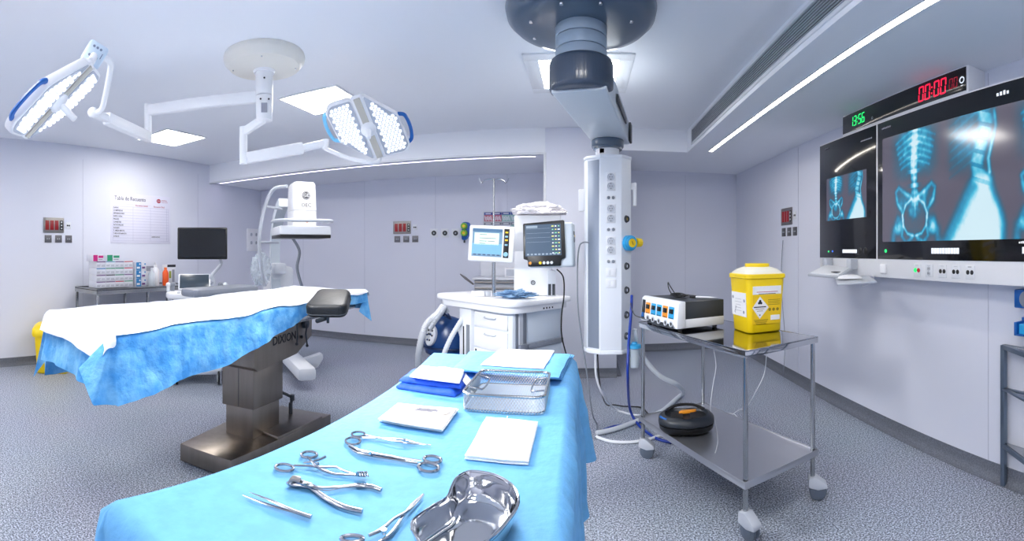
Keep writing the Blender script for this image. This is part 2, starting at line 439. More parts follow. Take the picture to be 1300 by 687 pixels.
# air grille in the vertical face of the soffit
t = thing('air_grille', 'long slatted air grille in the side of the lowered ceiling at right', 'air grille', (XS, 1.5, ZC-.12))
mb = MB(); y0, y1, z0, z1 = -1.5, 5.12, ZC-.215, ZC-.045
for z in (z0, z1): mb.bb((XS-.012, y0, z-.012), (XS+.001, y1, z+.012), bev=.003)
for y in (y0, y1): mb.bb((XS-.012, y-.012, z0-.012), (XS+.001, y+.012, z1+.012), bev=.003)
mb.build('frame', M_offw, t)
mb = MB()
for k in range(8):
    z = z0+.012+(z1-z0-.024)*(k+.5)/8
    mb.box(((XS-.006), (y0+y1)/2, z), (.010, y1-y0-.02, .004), M=None)
mb.build('slats', M_ltgrey, t)
mb = MB(); mb.bb((XS-.003, y0, z0), (XS-.0005, y1, z1)); mb.build('backing', M_dkgrey, t)
# ================================================================ operating table
OT = [V((-1.66,1.05,1.10)), V((-2.455,1.12,1.10)), V((-2.65,3.70,1.10)), V((-1.86,3.66,1.10))]   # outline of the table top
t = thing('operating_table', 'operating table with dark brushed steel foot and column under the blue and white drapes', 'operating table', (-2.17, 2.55, 0))
# plan frame of the base
A = V((-2.415, 2.047, 0)); B = V((-2.18, 2.285-.27, 0)); Cc = V((-1.99, 3.34, 0))
bx = (Cc-V((-2.14,2.2,0))).normalized(); n = V((bx.y, -bx.x, 0))
def bp(px, py, z=.13):
    p = atz(px, py, z); return (p.x, p.y)
top = [bp(228.5,563), bp(293,585), bp(420,526), bp(372,515.5), bp(355,516), ]
far = V(top[2])-V((.62,.06)) if False else None
pf = V((top[0][0], top[0][1], 0)); pn = V((top[1][0], top[1][1], 0)); pr = V((top[2][0], top[2][1], 0))
pk = pr + (pf-pn)*1.5
poly = [(pf.x,pf.y),(pn.x,pn.y),(pr.x,pr.y),(pk.x,pk.y)]
mb = MB(); mb.prism(poly, .012, .13, bev=.006); base = mb.build('base', M_darksteel, t)
# low cover box along the base on the camera side
dirb = (pr-pn).normalized(); nb = V((-dirb.y, dirb.x, 0))
if nb.x > 0: nb = -nb
mb = MB(); q0 = pn+dirb*.45+nb*.0; q1 = pn+dirb*.98; 
mb.prism([(q0.x,q0.y),(q1.x,q1.y),((q1+nb*.42).x,(q1+nb*.42).y),((q0+nb*.42).x,(q0+nb*.42).y)], .125, .150, bev=.008); mb.build('base_cover', M_darksteel, t)
for p in (pf*.88+pk*.12+V((.03,.05,0)), pr+nb*.1-dirb*.1, pn+nb*.12+dirb*.12, pk-dirb*.12-nb*.08):
    mb = MB(); mb.cyl((p.x,p.y,0),(p.x,p.y,.02), .03, seg=16); mb.build('foot_pad', M_rubber, t)
# column: front vertical edge at px 321, left edge 286, right edge 355
c0 = atz(321, 557.5, .13); c1 = atz(287, 549, .13); c2 = atz(354.5, 541, .13)
e1 = (c1-c0); e2 = (c2-c0); e1.z = e2.z = 0
def quad(o, a, b, s=0.0):
    o, a, b = V(o), V(a), V(b); an, bn = a.normalized(), b.normalized()
    o2 = o-an*s-bn*s; a2 = a+an*2*s; b2 = b+bn*2*s
    return [(p.x, p.y) for p in (o2, o2+a2, o2+a2+b2, o2+b2)]
mb = MB(); mb.prism(quad(c0, e1, e2), .128, .37, bev=.003)
mb.build('lower_column', M_darksteel, t)
mb = MB(); mb.prism(quad(c0, e1, e2, .018), .34, .70, bev=.003)
o = c0+e1*.46-e2.normalized()*.0185; mb.bb((o.x-.0015,o.y-.0015,.345),(o.x+.0015,o.y+.0015,.70), m=1)
mb.build('upper_column', [M_darksteel, M_dkgrey], t)
# saddle box with lettering, between column and top
s0 = atd(325, 468, 3.16); s1 = atd(394, 440, 3.80); s0.z = s1.z = 0
sd = (s1-s0).normalized(); sn = V((-sd.y, sd.x, 0)); sn = sn if sn.x < 0 else -sn
s0 = s0-sd*.0; w_ = .44
def sp(a, z): p = s0+sd*a; return (p.x, p.y, z)
L = (s1-s0).length
prof = [(-.02,.655),(.02,.625),(L*.72,.655),(L+.02,.76),(L+.03,.97),(.0,.97),(-.02,.90)]
vs = [V((s0+sd*a).to_tuple()[:2]+(z,)) for a, z in prof]; n_ = len(vs)
vs2 = [v+sn*w_ for v in vs]
mb = MB(); mb.raw(vs+vs2, [tuple(range(n_)), tuple(range(2*n_-1, n_-1, -1))]+[(i,(i+1)%n_,n_+(i+1)%n_,n_+i) for i in range(n_)], recalc=True)
sadd = mb.build('saddle', M_darksteel, t)
mb = MB(); p = s0+sd*.20-sn*.002; mb.text('DIXION', FR((p.x,p.y,.80), sd, (0,0,1)), .088, bold=.012, sx=1.05)
mb.build('lettering', M_ink, sadd); mb = MB(); p = s0+sd*.60-sn*.004; mb.cyl((p.x,p.y,.775),(p.x-sn.x*.012,p.y-sn.y*.012,.775), .012, seg=14)
mb.build('latch_button', M_ink, sadd)
mb = MB()                                       # joint housing above the column on the near side
mb.prism(quad(c0+e1*.02, e1*.9, e2*.55, .01), .68, .80, bev=.01); mb.build('joint_housing', M_slate, t)
# side rail, top frame and mattress
ax = ((OT[3]-OT[0])).normalized(); axn = V((ax.y,-ax.x,0)); cen = sum(OT, V((0,0,0)))/4
Mt = FR((cen.x, cen.y, 1.0), axn, ax)
mb = MB(Mt); mb.box((0,0,-.03), (.62, 2.45, .05), bev=.01); mb.build('top_frame', M_steel, t)
mb = MB(Mt)
for s in (-1, 1):
    mb.box((s*.345, 0, -.02), (.012, 2.3, .032), bev=.003)
    for k in (-1,-.33,.33,1): mb.box((s*.325, k*1.0, -.02), (.04, .03, .03))
mb.build('side_rail', M_steel, t)
for a, b in ((-1.28,-.45), (-.44,.42), (.43,1.28)):
    mb = MB(Mt); mb.box((0,(a+b)/2,.045), (.72, b-a, .075), bev=.025, seg=3); mb.build('mattress', M_leather, t)
# clamp and levers at the head end of the saddle
mb = MB(); p = s0+sd*(L*.86)-sn*.03
mb.cyl((p.x,p.y,.87),(p.x+sn.x*.1,p.y+sn.y*.1,.87), .035, seg=20)
mb.tube([p+V((0,0,.87)), p+V((0,0,.80))-sd*.02, p+V((0,0,.70))], .006)
mb.ball(p+V((0,0,.70)), .012); mb.build('clamp_lever', M_dkgrey, t); mb = MB()
p2 = p-sd*.16; mb.tube([p2+V((0,0,.90)), p2+V((0,0,.82))+sd*.01, p2+V((0,0,.74))], .006)
mb.ball(p2+V((0,0,.74)), .012)
mb.build('clamp_lever', M_dkgrey, t)
# brake pedal behind the column
mb = MB(); q = [atz(357, 501, .28), atz(368, 509, .22), atz(372, 512, .16)]
q = [atd(355,497,3.72), atd(364,501,3.72), atd(371,505,3.72), atd(369,516,3.72)]
mb.tube(q, .012, seg=8); mb.cyl(q[2]+V((0,0,-.02)), q[2]+V((0,0,.025)), .018); mb.cyl(q[3]+V((0,0,.03)), V((q[3].x,q[3].y,.128)), .016)
mb.build('brake_pedal', M_dkgrey, t)
# padded arm board at the head end
pc = atd(420, 385, 3.02); 
Mp = FR((pc.x,pc.y,1.118), (.97,.30,.0), (-.22,.88,.34))
mb = MB(Mp); hw, hl = .125, .135
out = []
for cx, cy, a0 in ((hw-.05,-hl+.05,-90),(hw-.06,hl-.06,0),(-hw+.06,hl-.06,90),(-hw+.04,-hl+.04,180)):
    rr = .05
    for k in range(7): a = radians(a0+k*15); out.append((cx+rr*cos(a), cy+rr*sin(a)))
mb.prism(out, -.045, .045, bev=.022, seg=3)
pad = mb.build('head_pad', M_leather, t)
mb = MB(Mp); mb.tube([(k[0]*1.004, k[1]*1.004, -.02) for k in out], .0035, seg=6, closed=True); mb.build('seam', M_dkgrey, pad)
mb = MB(); mb.cyl((pc.x-.01,pc.y-.02,1.09), (pc.x-.01,pc.y-.02,.985), .009, seg=12)
mb.tube([(pc.x-.01,pc.y+.02,1.05),(pc.x-.08,pc.y+.06,1.0),(pc.x-.17,pc.y+.1,.97)], .016, seg=10); mb.build('pad_bracket', M_dkgrey, t)

# ---------------------------------------------------------------- drapes on the operating table
def H1(side, tt):
    if side == 0: return .27-.02*sin(pi*tt)                 # foot end
    if side == 1: return .38                                # wall side
    if side == 2: return .16                                # head end
    u = 1-tt                                                # near side, u = 0 at foot
    return float(np.interp(u, [0,.08,.25,.35,.45,.53,.62,.72,1], [.29,.27,.24,.21,.16,.115,.075,.055,.10]))+.006*sin(u*30)
OT2 = [p+(p-cen).normalized()*.015 for p in OT]
mb = drape_mesh(OT2, H1, [.42,.46,.30,.30], None, nu=40, nv=120, rings=16, fan=26, top=.006, fold=.032, flare=.10, cflare=.16, r0=.010, seed=3, dz=.0,
  cpts={0:[atd(134,514,1.92), atd(118,515,1.88), atd(108,488,1.93), atd(100,466,2.0)], 1:[atd(66,447,2.75), atd(54,464,2.9), atd(43,479,2.98), atd(47,462,3.08), atd(56,440,3.1)], 2:[atd(402,400,4.1)+V((-.4,0,0)), atd(402,405,4.1)+V((-.45,.05,0))], 3:[atd(455,395,4.0), atd(472,408,4.1), atd(466,395,4.15)]})
d1 = mb.build('surgical_drape', M_drape2, smooth=80); tag(d1, 'blue crinkled drape hanging over the sides of the operating table', 'drape')
def H2(side, tt):
    if side == 0: return .10+.006*sin(9*tt)
    if side == 1: return .10
    if side == 2: return .05
    u = 1-tt
    return max(.006, .010+.045*max(0,sin(u*7+.3))*float(np.interp(u,[0,.3,.45,.9,1],[.0,.0,1,1,.5]))+.006*sin(u*23+1))
mb = drape_mesh(OT2, H2, [.05,.11,.08,.05], None, nu=60, nv=160, rings=8, fan=10, top=.008, fold=.010, flare=.22, cflare=.06, r0=.026, seed=3, dz=.010)
d2 = mb.build('absorbent_sheet', M_sheet, smooth=80); tag(d2, 'white absorbent sheet spread over the blue drape on the operating table', 'sheet')

# ================================================================ surgical lamp with two heads
lc = V((-2.16, 2.64, ZC))
t = thing('surgical_light', 'white ceiling mounted surgical light with two jointed arms and lit lamp heads', 'surgical light', lc)
mb = MB(Matrix.Translation(lc)); mb.lathe([(.295,0),(.30,-.02),(.295,-.045),(.26,-.085),(.18,-.10),(.09,-.108),(0,-.108)], seg=56)
for k in range(4): a = radians(35+90*k); mb.ball((.23*cos(a),.23*sin(a),-.094), .006, m=1)
mb.build('canopy', [M_cream, M_chrome], t)
mb = MB(Matrix.Translation(lc)); mb.cyl((0,0,-.10),(0,0,-.125), .085, .075, seg=32); mb.cyl((0,0,-.12),(0,0,-.29), .064, seg=32, bev=.004)
mb.cyl((0,0,-.294),(0,0,-.475), .064, .058, seg=32, bev=.006)
for z, a in ((-.18,-50),(-.33,-75),(-.33,-20)): mb.ball((.064*cos(radians(a)), .064*sin(radians(a)), z), .007, m=1)
sh = mb.build('shaft', [M_white, M_black], t)
u_ = V((.8,-.6,0)); mb = MB(); tocam = V((-lc.x,-lc.y,0)).normalized(); rgt = V((-tocam.y, tocam.x, 0))
mb.raw([lc+tocam*.0655+rgt*sx*.022+V((0,0,zz)) for sx, zz in ((-1,-.43),(1,-.43),(1,-.36),(-1,-.36))], [(0,1,2,3)])
mb.build('rating_label', M_inkgrey, sh)
def boxbeam(mb, a, b, w, h, m=0, bev=.012, h2=None):
    a, b = V(a), V(b); d = (b-a); M = FR((a+b)/2, d, Z3.cross(d))   # local x along
    return mb.box((0,0,0), (d.length, w, h), bev=bev, m=m, M=M)
# arm 1: out to the left, hinge, spring arm, bent rod, head 1
j1 = atd(188, 135, 3.72); j1b = atd(188, 182, 3.72)
s1a = V((lc.x, lc.y, 2.585)); j1t = V((j1.x, j1.y, 2.575))
arm = MB(); boxbeam(arm, s1a, j1t, .058, .085)
arm.build('extension_arm', M_white, t)
mb = MB(); mb.cyl((j1.x,j1.y,2.63),(j1.x,j1.y,j1b.z+.01), .031, seg=24, bev=.004); mb.build('hinge', M_white, t)
k1 = atd(118, 143, 2.9); k0 = V((j1b.x, j1b.y, j1b.z+.05))
mb = MB(); boxbeam(mb, k0, k0.lerp(k1,.80), .062, .08); boxbeam(mb, k0.lerp(k1,.72), k1, .045, .05)
mb.ball(k1, .034); mb.build('spring_arm', M_white, t)
# head frames
def lamp_frame(c, th_, N, a):
    return None
f1 = V((-.910,.414,0)); r1 = V((.414,.910,0)); c1_ = atd(74, 130, 2.34)
v1 = (c1_-V((0,0,E))).normalized(); u1 = v1.cross(r1); u1 = -u1 if u1.z < 0 else u1
N1 = (r1*.655-u1*.63-v1*.34).normalized(); a1 = (r1*.69+u1*.72); a1 = (a1-N1*a1.dot(N1)).normalized()
H1M = FR(c1_, a1, N1.cross(a1))       # x along the gap (towards the control box), z = light direction
f2 = V((-.445,.896,0)); r2 = V((.896,.445,0)); c2_ = atd(468, 164, 3.25)
N2 = (-f2*.75-Z3*.66).normalized(); D2 = (Z3*-.75+f2*.66); a2 = (D2*.936+r2*.35).normalized()
H2M = FR(c2_, -a2, N2.cross(-a2))
PET = [(-.25,.040),(.25,.040),(.262,.195),(.22,.24),(-.03,.23)]
def rounded(poly, r, n=4):
    out = []
    L = len(poly)
    for i in range(L):
        p, q, w = V(poly[i-1]), V(poly[i]), V(poly[(i+1)%L])
        a = q+(p-q).normalized()*min(r, (p-q).length*.4); b = q+(w-q).normalized()*min(r, (w-q).length*.4)
        for k in range(n+1):
            s = k/n; x = a.lerp(q, s).lerp(q.lerp(b, s), s); out.append((x.x, x.y))
    return out
def inside(poly, x, y, mar):
    res = True; L = len(poly)
    ar = sum(poly[i][0]*poly[(i+1)%L][1]-poly[(i+1)%L][0]*poly[i][1] for i in range(L))
    for i in range(L):
        ax_, ay = poly[i]; bx_, by = poly[(i+1)%L]; l = hypot(bx_-ax_, by-ay)
        dd = ((bx_-ax_)*(y-ay)-(by-ay)*(x-ax_))/l
        if ar < 0: dd = -dd
        if dd < mar: return False
    return True
def lamp_head(M, handles, flip=False):
    outs = []
    first = MB(M); first.box((0,0,-.02), (.50,.085,.035), bev=.008); first.box((0,0,.0),(.47,.045,.012),m=1)
    hb = first.build('lamp_head', [M_white, mat('beige_strip',(190,186,176),.5)], t)
    for s in (1, -1):
        Ms = M @ Matrix.Rotation(0 if s == 1 else pi, 4, 'Z')
        P = PET if not flip else [(-x, y) for x, y in PET][::-1]
        mb = MB(Ms); mb.prism(rounded(P, .03), -.05, .0, bev=.008, m=0)
        pet = mb.build('petal', M_white, hb)
        lens = MB(Ms)
        inner = [(x*.94, .040+(y-.040)*.91+.006) for x, y in P]
        lens.prism(rounded(inner, .02), -.004, .003, m=0)
        x = -.24; row = 0
        while x < .25:
            y = .044+(.0145 if row % 2 else 0)
            while y < .25:
                if inside(inner, x, y, .013):
                    lens.lathe([(.0118,.003),(.0108,.008),(.0065,.0115),(0,.0125)], (x, y, 0), seg=8, m=1)
                y += .029
            x += .0252; row += 1
        if 1: lens.build('led_panel', [M_lens, M_led], hb, smooth=50)
        hx = .09 if not flip else -.09
        h = MB(Ms); h.tube([(hx+.115,.228,-.03),(hx+.09,.262,-.03),(hx,.278,-.03),(hx-.09,.266,-.03),(hx-.115,.222,-.03)], [.016,.013,.013,.016], smooth=6, flat=.8)
        h.build('grab_handle', handles[0 if s == 1 else 1], hb)
    mb = MB(M); mb.lathe([(0,-.03),(.055,-.03),(.055,.01),(.045,.022),(.02,.028),(0,.028)], seg=28); mb.cyl((0,0,.02),(0,0,.125), .0185, .0165, seg=20, bev=.004); mb.build('centre_handle', M_white, hb)
    return hb
M_hlight = mat('pale_blue_handle', (120,196,236), .35)
lamp_head(H1M, (M_blue, M_navy), flip=True); lamp_head(H2M, (M_hlight, M_blue), flip=False)
# control box and rod of head 1
cb = atd(120, 69, 2.42); e1_ = H1M @ V((.25,0,-.02))
mb = MB(); MC = FR(cb, r1*.86+Z3*-.5, r1*.45+Z3*.88); mb.box((0,0,0),(.105,.12,.035), bev=.014)
mb.M = MC; mb2 = MB(MC); mb2.box((0,0,0),(.11,.125,.035), bev=.016, seg=3)
for sx, sy in ((-.02,.03),(0,.03),(.02,.03),(-.02,-.022),(0,-.022),(.02,-.022)): mb2.lathe([(.0,.0185),(.007,.0185),(.007,.0195),(0,.0195)], (sx,sy,0), m=1, seg=12)
mb2.box((.038,.0,.018),(.003,.03,.002), m=2)
mb2.build('control_box', [mat('pale_blue_keypad',(205,222,238),.4), mat('keypad_ring',(120,135,160),.5), M_navy], t)
mb = MB(); q = [k1, atd(128,140,2.86), atd(133,125,2.78), atd(139,95,2.62), atd(139,78,2.50), cb-MC.to_3x3()@V((0,0,.02))]
mb.tube(q, .017, seg=12, smooth=5); mb.tube([cb-MC.to_3x3()@V((0,0,.012)), e1_], .02, seg=12); mb.build('bent_rod', M_white, t)
# arm 2
j2 = atd(309, 166, 3.50); j2b = atd(309, 207, 3.50)
mb = MB(); boxbeam(mb, (lc.x,lc.y,2.425), (j2.x,j2.y,2.345), .05, .06, bev=.012); mb.build('extension_arm', M_white, t)
mb = MB(); mb.cyl((j2.x,j2.y,j2.z+.03),(j2.x,j2.y,j2b.z-.01), .03, seg=24, bev=.004); mb.build('hinge', M_white, t)
g0 = atd(313, 201, 3.50); g1 = atd(385, 188, 3.55); g2 = atd(413, 182, 3.58)
mb = MB(); boxbeam(mb, g0, g1, .06, .085); boxbeam(mb, g1-(g2-g1)*.1, g2, .05, .055)
mb.cyl(g2+V((0,0,.03)), g2-V((0,0,.045)), .028, seg=20, bev=.004); mb.build('spring_arm', M_white, t)
mb = MB(); e2_ = H2M @ V((-.16,-.03,-.045))
mb.tube([g2-V((0,0,.04)), atd(420,192,3.5), atd(440,200,3.42), atd(462,205,3.38), atd(480,206,3.40), H2M@V((-.22,0,-.05))], .016, seg=12, smooth=5)
mb.tube([H2M@V((-.22,0,-.045)), H2M@V((.22,0,-.045))], .02, seg=10)
mb.build('bent_rod', M_white, t)
def spot(name, M, power, size=1.6, blend=.6, rad=.2, col=(1,1,1), off=.16):
    l = bpy.data.lights.new(name, 'SPOT'); l.energy = power; l.spot_size = size; l.spot_blend = blend; l.shadow_soft_size = rad; l.color = col
    o = bpy.data.objects.new(name, l); C.objects.link(o); m = M @ Matrix.Translation((0,0,off)) @ Matrix.Rotation(pi, 4, 'X'); o.matrix_world = m; return o
LS = 1.45
spot('lamp_head_light', H1M, 130*LS); spot('lamp_head_light', H2M, 95*LS)

# ================================================================ ceiling supply pendant
pc_ = V((-.01, 2.70, ZC)); col = V((.20, 3.76, 0))
t = thing('supply_pendant', 'ceiling supply pendant with dark round mount, pale arm and white socket column', 'medical pendant', pc_)
mb = MB(Matrix.Translation(pc_)); mb.lathe([(.43,0),(.44,-.03),(.43,-.075),(.39,-.115),(.33,-.135),(.24,-.14),(0,-.14)], seg=64)
for a in (60, 110, 160, 200, 250, 290, 340): mb.lathe([(0,-.146),(.010,-.146),(.012,-.139)], (.30*cos(radians(a)), .30*sin(radians(a)), 0), m=1, seg=10)
mb.build('ceiling_mount', [M_slate, M_chrome], t)
mb = MB(Matrix.Translation(pc_))
for z0, z1 in ((-.13,-.20),(-.204,-.27),(-.274,-.36)): mb.cyl((0,0,z0),(0,0,z1), .15, seg=48, bev=.003)
mb.build('shaft', mat('blue_grey_paint',(150,168,186),.35), t)
# elbow knuckle
adir = (V((col.x,col.y,0))-V((pc_.x,pc_.y,0))).normalized(); adn = V((adir.y,-adir.x,0))
ME = FR((pc_.x, pc_.y, ZC-.43), adn, adir)
mb = MB(ME); pts = []
for k in range(33): a = pi+ pi*k/32; pts.append((.185*cos(a), .185*sin(a)*.95))
pts += [(.185,.02),(-.185,.02)]
mb.prism(pts, -.085, .105, bev=.03, seg=4)
mb.build('elbow', mat('dark_slate_plastic',(54,68,88),.3,coat=.3), t)
# arm
La = (V((col.x,col.y,0))-V((pc_.x,pc_.y,0))).length
mb = MB(ME)
vs = [(-.16,-.09,-.10),(.16,-.09,-.10),(.165,-.02,.085),(-.165,-.02,.085),(-.135,La+.16,-.105),(.165,La+.16,-.105),(.165,La+.16,.075),(-.135,La+.16,.075)]
mb.raw(vs, [(0,1,2,3),(7,6,5,4),(0,4,5,1),(1,5,6,2),(2,6,7,3),(3,7,4,0)], recalc=True)
bmesh.ops.bevel(mb.bm, geom=mb.bm.edges[:], offset=.012, segments=3, profile=.5, affect='EDGES')
armo = mb.build('arm', M_pale, t)
mb = MB(ME); mb.box((.172, La*.55, -.01), (.012, La*.5, .05), bev=.004); mb.build('cover_strip', M_dkgrey, armo); mb = MB(ME); mb.box((.175, La+.11, -.02), (.022, .10, .16), bev=.01); mb.build('end_cap', M_dkgrey, armo)
ztop = 2.19; zbot = .665
mb = MB(Matrix.Translation((col.x,col.y,0))); mb.cyl((0,0,ZC-.53),(0,0,ZC-.595), .130, seg=40, bev=.008); mb.cyl((0,0,ZC-.59),(0,0,ZC-.61), .118, seg=40); mb.build('collar', M_slate, t)
mb = MB(Matrix.Translation((col.x,col.y,0))); mb.cyl((0,0,ZC-.61),(0,0,ztop-.01), .096, seg=40)
for k in range(3): mb.box((-.05+.0,-.086,ZC-.635), (.035,.02,.03), m=1)
mb.build('neck', [M_white, M_dkgrey], t)
Mc = TR(col, -.035)
OCT = [(-.06,-.15),(.106,-.15),(.187,-.05),(.187,.08),(.10,.16),(-.06,.16),(-.165,.10),(-.19,.0),(-.165,-.07)]
mb = MB(Mc); mb.prism(OCT, zbot, ztop, bev=.005); 
big = [(x*1.03,y*1.03) for x,y in OCT]
mb.prism(big, ztop-.01, ztop+.015, bev=.004); mb.prism(big, zbot-.02, zbot+.01, bev=.004)
colo = mb.build('column', mat('pendant_white',(228,233,240),.35), t)
# grey service panel on the left front face
def face_frame(i, z):      # frame centred on face i of OCT (i -> i+1), x to the right seen from outside
    a, b = V(OCT[i]).to_3d(), V(OCT[(i+1) % len(OCT)]).to_3d(); c = (a+b)/2; return Mc @ FR((c.x,c.y,z), b-a, (0,0,1))
FG, FS, FT = 8, 0, 1
zm = (ztop+zbot)/2
mb = MB(face_frame(FG, zm)); mb.box((.0,0,.002), (.108,ztop-zbot-.05,.006), bev=.002); mb.build('service_panel', mat('satin_grey',(142,152,168),.35,.3), colo)
def zpy(py, d=3.62): return E-(py-PY0)*d/FP
def socket_pair(M, s=1.0):
    mb = MB(M)
    mb.box((0,0,.004),(.075*s,.075*s,.008), bev=.004)
    mb.lathe([(.0,.009),(.021,.009),(.024,.0085),(.026,.012),(.029,.0115),(.029,.008)], (0,0,0), m=1, seg=24)
    for x, y in ((-.009,0),(.009,0)): mb.cyl((x,y,.009),(x,y,.011), .0035, m=2, seg=10)
    for y in (-.019,.019): mb.box((0,y,.011),(.006,.006,.003), m=2)
    return mb
for py in (225, 236.5, 265, 277.5, 306, 317.5):
    M = face_frame(FS, zpy(py)); mb = socket_pair(M @ Matrix.Translation((-.0,0,0)), .95); mb.build('power_socket', [M_offw, M_ltgrey, M_black], colo)
for py in (251, 291.5, 332):
    M = face_frame(FS, zpy(py)); mb = MB(M); mb.box((0,0,.002),(.075,.03,.004),bev=.002)
    for x in (-.018,.018): mb.lathe([(0,.012),(.008,.012),(.012,.008),(.013,.004)], (x,0,0), m=1, seg=16)
    mb.build('earth_terminal', [M_offw, M_grey], colo)
for py in (346, 360):
    M = face_frame(FS, zpy(py)); mb = MB(M); mb.box((0,0,.004),(.08,.065,.008),bev=.004)
    for x in (-.018,.018): mb.box((x,0,.009),(.024,.04,.003), bev=.001)
    mb.build('data_outlet', M_offw, colo)
for py in (278, 338, 368.5, 400, 427):
    M = face_frame(FT, zpy(py,3.66)); mb = MB(M); mb.lathe([(0,.006),(.014,.006),(.016,.014),(.024,.014),(.028,.004),(.03,0)], (0,0,0), seg=24, m=0); mb.lathe([(0,.009),(.012,.009),(.012,.005)], (0,0,0), m=1, seg=16)
    mb.build('gas_outlet', [M_dkgrey, mat('brass',(170,150,90),.3,.8) if py==278 else M_chrome], colo)
# white hook brackets on both sides
for sx, i, px in ((1, 2, 0), (-1, 6, 0)):
    zc = zpy(243 if sx > 0 else 247)
    mb = MB(Mc)
    if sx > 0: mb.bb((.185,-.03,zc+.03),(.225,.03,zc+.085),bev=.008); mb.prism([(.205,-.02),(.235,-.02),(.235,.03),(.205,.03)], zc-.1, zc+.09, bev=.008)
    else: mb.bb((-.235,-.02,zc-.12),(-.185,.04,zc+.06),bev=.008)
    mb.build('hook_bracket', M_white, colo)
# blue and yellow regulator clipped on the right side of the column: its own thing
rp = Mc @ V((.17,-.10,0)); rz_ = zpy(308.5, 3.6)
t2 = thing('vacuum_regulator', 'round blue regulator with yellow knob plugged into the pendant column', 'regulator', (rp.x, rp.y, rz_))
MR = FR((rp.x-.01, rp.y+.0, rz_), (.85,.5,0), (0,0,1))
mb = MB(MR); mb.cyl((0,0,-.03),(0,0,.045), .062, seg=36, bev=.012); mb.cyl((0,0,.04),(0,0,.056), .052, .045, seg=36)
mb.build('body', M_cyan, t2)
mb = MB(MR); mb.cyl((0,0,.054),(0,0,.060), .034, seg=32); mb.build('dial', M_yelllab, t2)
mb = MB(MR); mb.box((.0,.0,.061),(.004,.03,.002), rz=.5); mb.build('needle', M_ink, t2)
mb = MB(MR); mb.cyl((.05,0,.0),(.085,0,.0), .02, seg=20); mb.cyl((.075,.005,.0),(.13,.005,.0), .034, .031, seg=28, bev=.006)
for k in range(14): a = 2*pi*k/14; mb.cyl((.08,.005+.033*cos(a),.033*sin(a)),(.127,.005+.03*cos(a),.03*sin(a)), .004, seg=6)
mb.build('knob', M_yellow, t2)
# suction jar hanging lower on the column
jp = Mc @ V((.215,-.045,0)); jz = zpy(444, 3.65)
t3 = thing('suction_jar', 'small clear suction jar with blue lid at the foot of the pendant column', 'suction jar', (jp.x, jp.y, jz))
MJ = Matrix.Translation((jp.x, jp.y, jz))
mb = MB(MJ); mb.lathe([(.03,-.16),(.034,-.155),(.04,0),(.038,0),(.032,-.15),(0,-.152)], seg=28); mb.build('jar', M_clear, t3)
mb = MB(MJ); mb.lathe([(0,.045),(.02,.045),(.024,.03),(.052,.024),(.056,.0),(.05,-.004),(0,-.004)], seg=32); mb.build('lid', M_cyan, t3)
mb = MB(MJ); mb.tube([(-.045,.02,.01),(-.04,.02,.12)], .008); mb.build('bracket', M_chrome, t3)
# ================================================================ instrument table in the foreground
ZT = .95
IT = [V((-.785,.50,ZT)), V((-.045,.46,ZT)), V((-.055,2.20,ZT)), V((-.72,2.17,ZT))]
ic = sum(IT, V((0,0,0)))/4
t = thing('instrument_table', 'steel instrument table on castors under the pale blue drape in the foreground', 'instrument table', (ic.x, ic.y, 0))
mb = MB(); mb.bb((-.64,.53,ZT-.05),(-.09,2.12,ZT-.02), bev=.008); mb.build('table_top', M_steel, t)
legs = [(-.60,.57),(-.12,.60),(-.12,2.06),(-.60,2.06)]
M_wheel = mat('slate_wheel', (92,102,116), .4)
def caster(x, y, parent, rz=0, r=.05, body=M_ltgrey):
    M = TR((x, y, 0), rz)
    mb = MB(M); mb.cyl((0,0,.10),(0,0,.15), .013, seg=12)
    hood = []
    for k in range(11): a = radians(-20+k*22); hood.append((.056*cos(a)+.018, .056*sin(a)+.055))
    MM = M @ FR((0,0,0),(1,0,0),(0,0,1))
    mb.M = MM
    mb.prism(rounded([(-.024,.135),(.020,.138),(.082,.092),(.086,.070),(.03,.062),(-.028,.080)], .008), -.031, .031, bev=.005)
    c_ = mb.build('caster', body, parent)
    w_ = MB(M)
    for s in (-1, 1): w_.cyl((.03,s*.006,r),(.03,s*.024,r), r, seg=28, bev=.006); w_.cyl((.03,s*.02,r),(.03,s*.0255,r), r*.5, seg=20, m=1)
    w_.cyl((.03,-.02,r),(.03,.02,r),.012,m=1)
    w_.build('wheel', [M_wheel, M_wheel], c_); return c_
for i, (x, y) in enumerate(legs):
    mb = MB(); mb.cyl((x,y,.13),(x,y,ZT-.03), .0135, seg=16); mb.build('leg', M_steel, t); caster(x, y, t, rz=i)
for z in (.30,):
    mb = MB(); 
    for a, b in zip(legs, legs[1:]+legs[:1]): mb.tube([(a[0],a[1],z),(b[0],b[1],z)], .009)
    mb.build('lower_rail', M_steel, t)
def H3(side, tt):
    if side == 0: return .33
    if side == 1: return float(np.interp(tt, [0,.5,.85,1],[.60,.60,.58,.50]))
    if side == 2: return .42
    return .40+.04*sin(tt*6)
mb = drape_mesh(IT, H3, [.50,.60,.53,.45], None, nu=60, nv=130, rings=18, fan=14, top=.0012, fold=.055, flare=.045, cflare=.20, r0=.028, seed=11, bow=.07)
d = mb.build('table_drape', M_drape, smooth=80); tag(d, 'smooth pale blue surgical drape covering the instrument table in the foreground', 'drape')
def on(px, py, dz=0): p = atz(px, py, ZT+.003+dz); return p
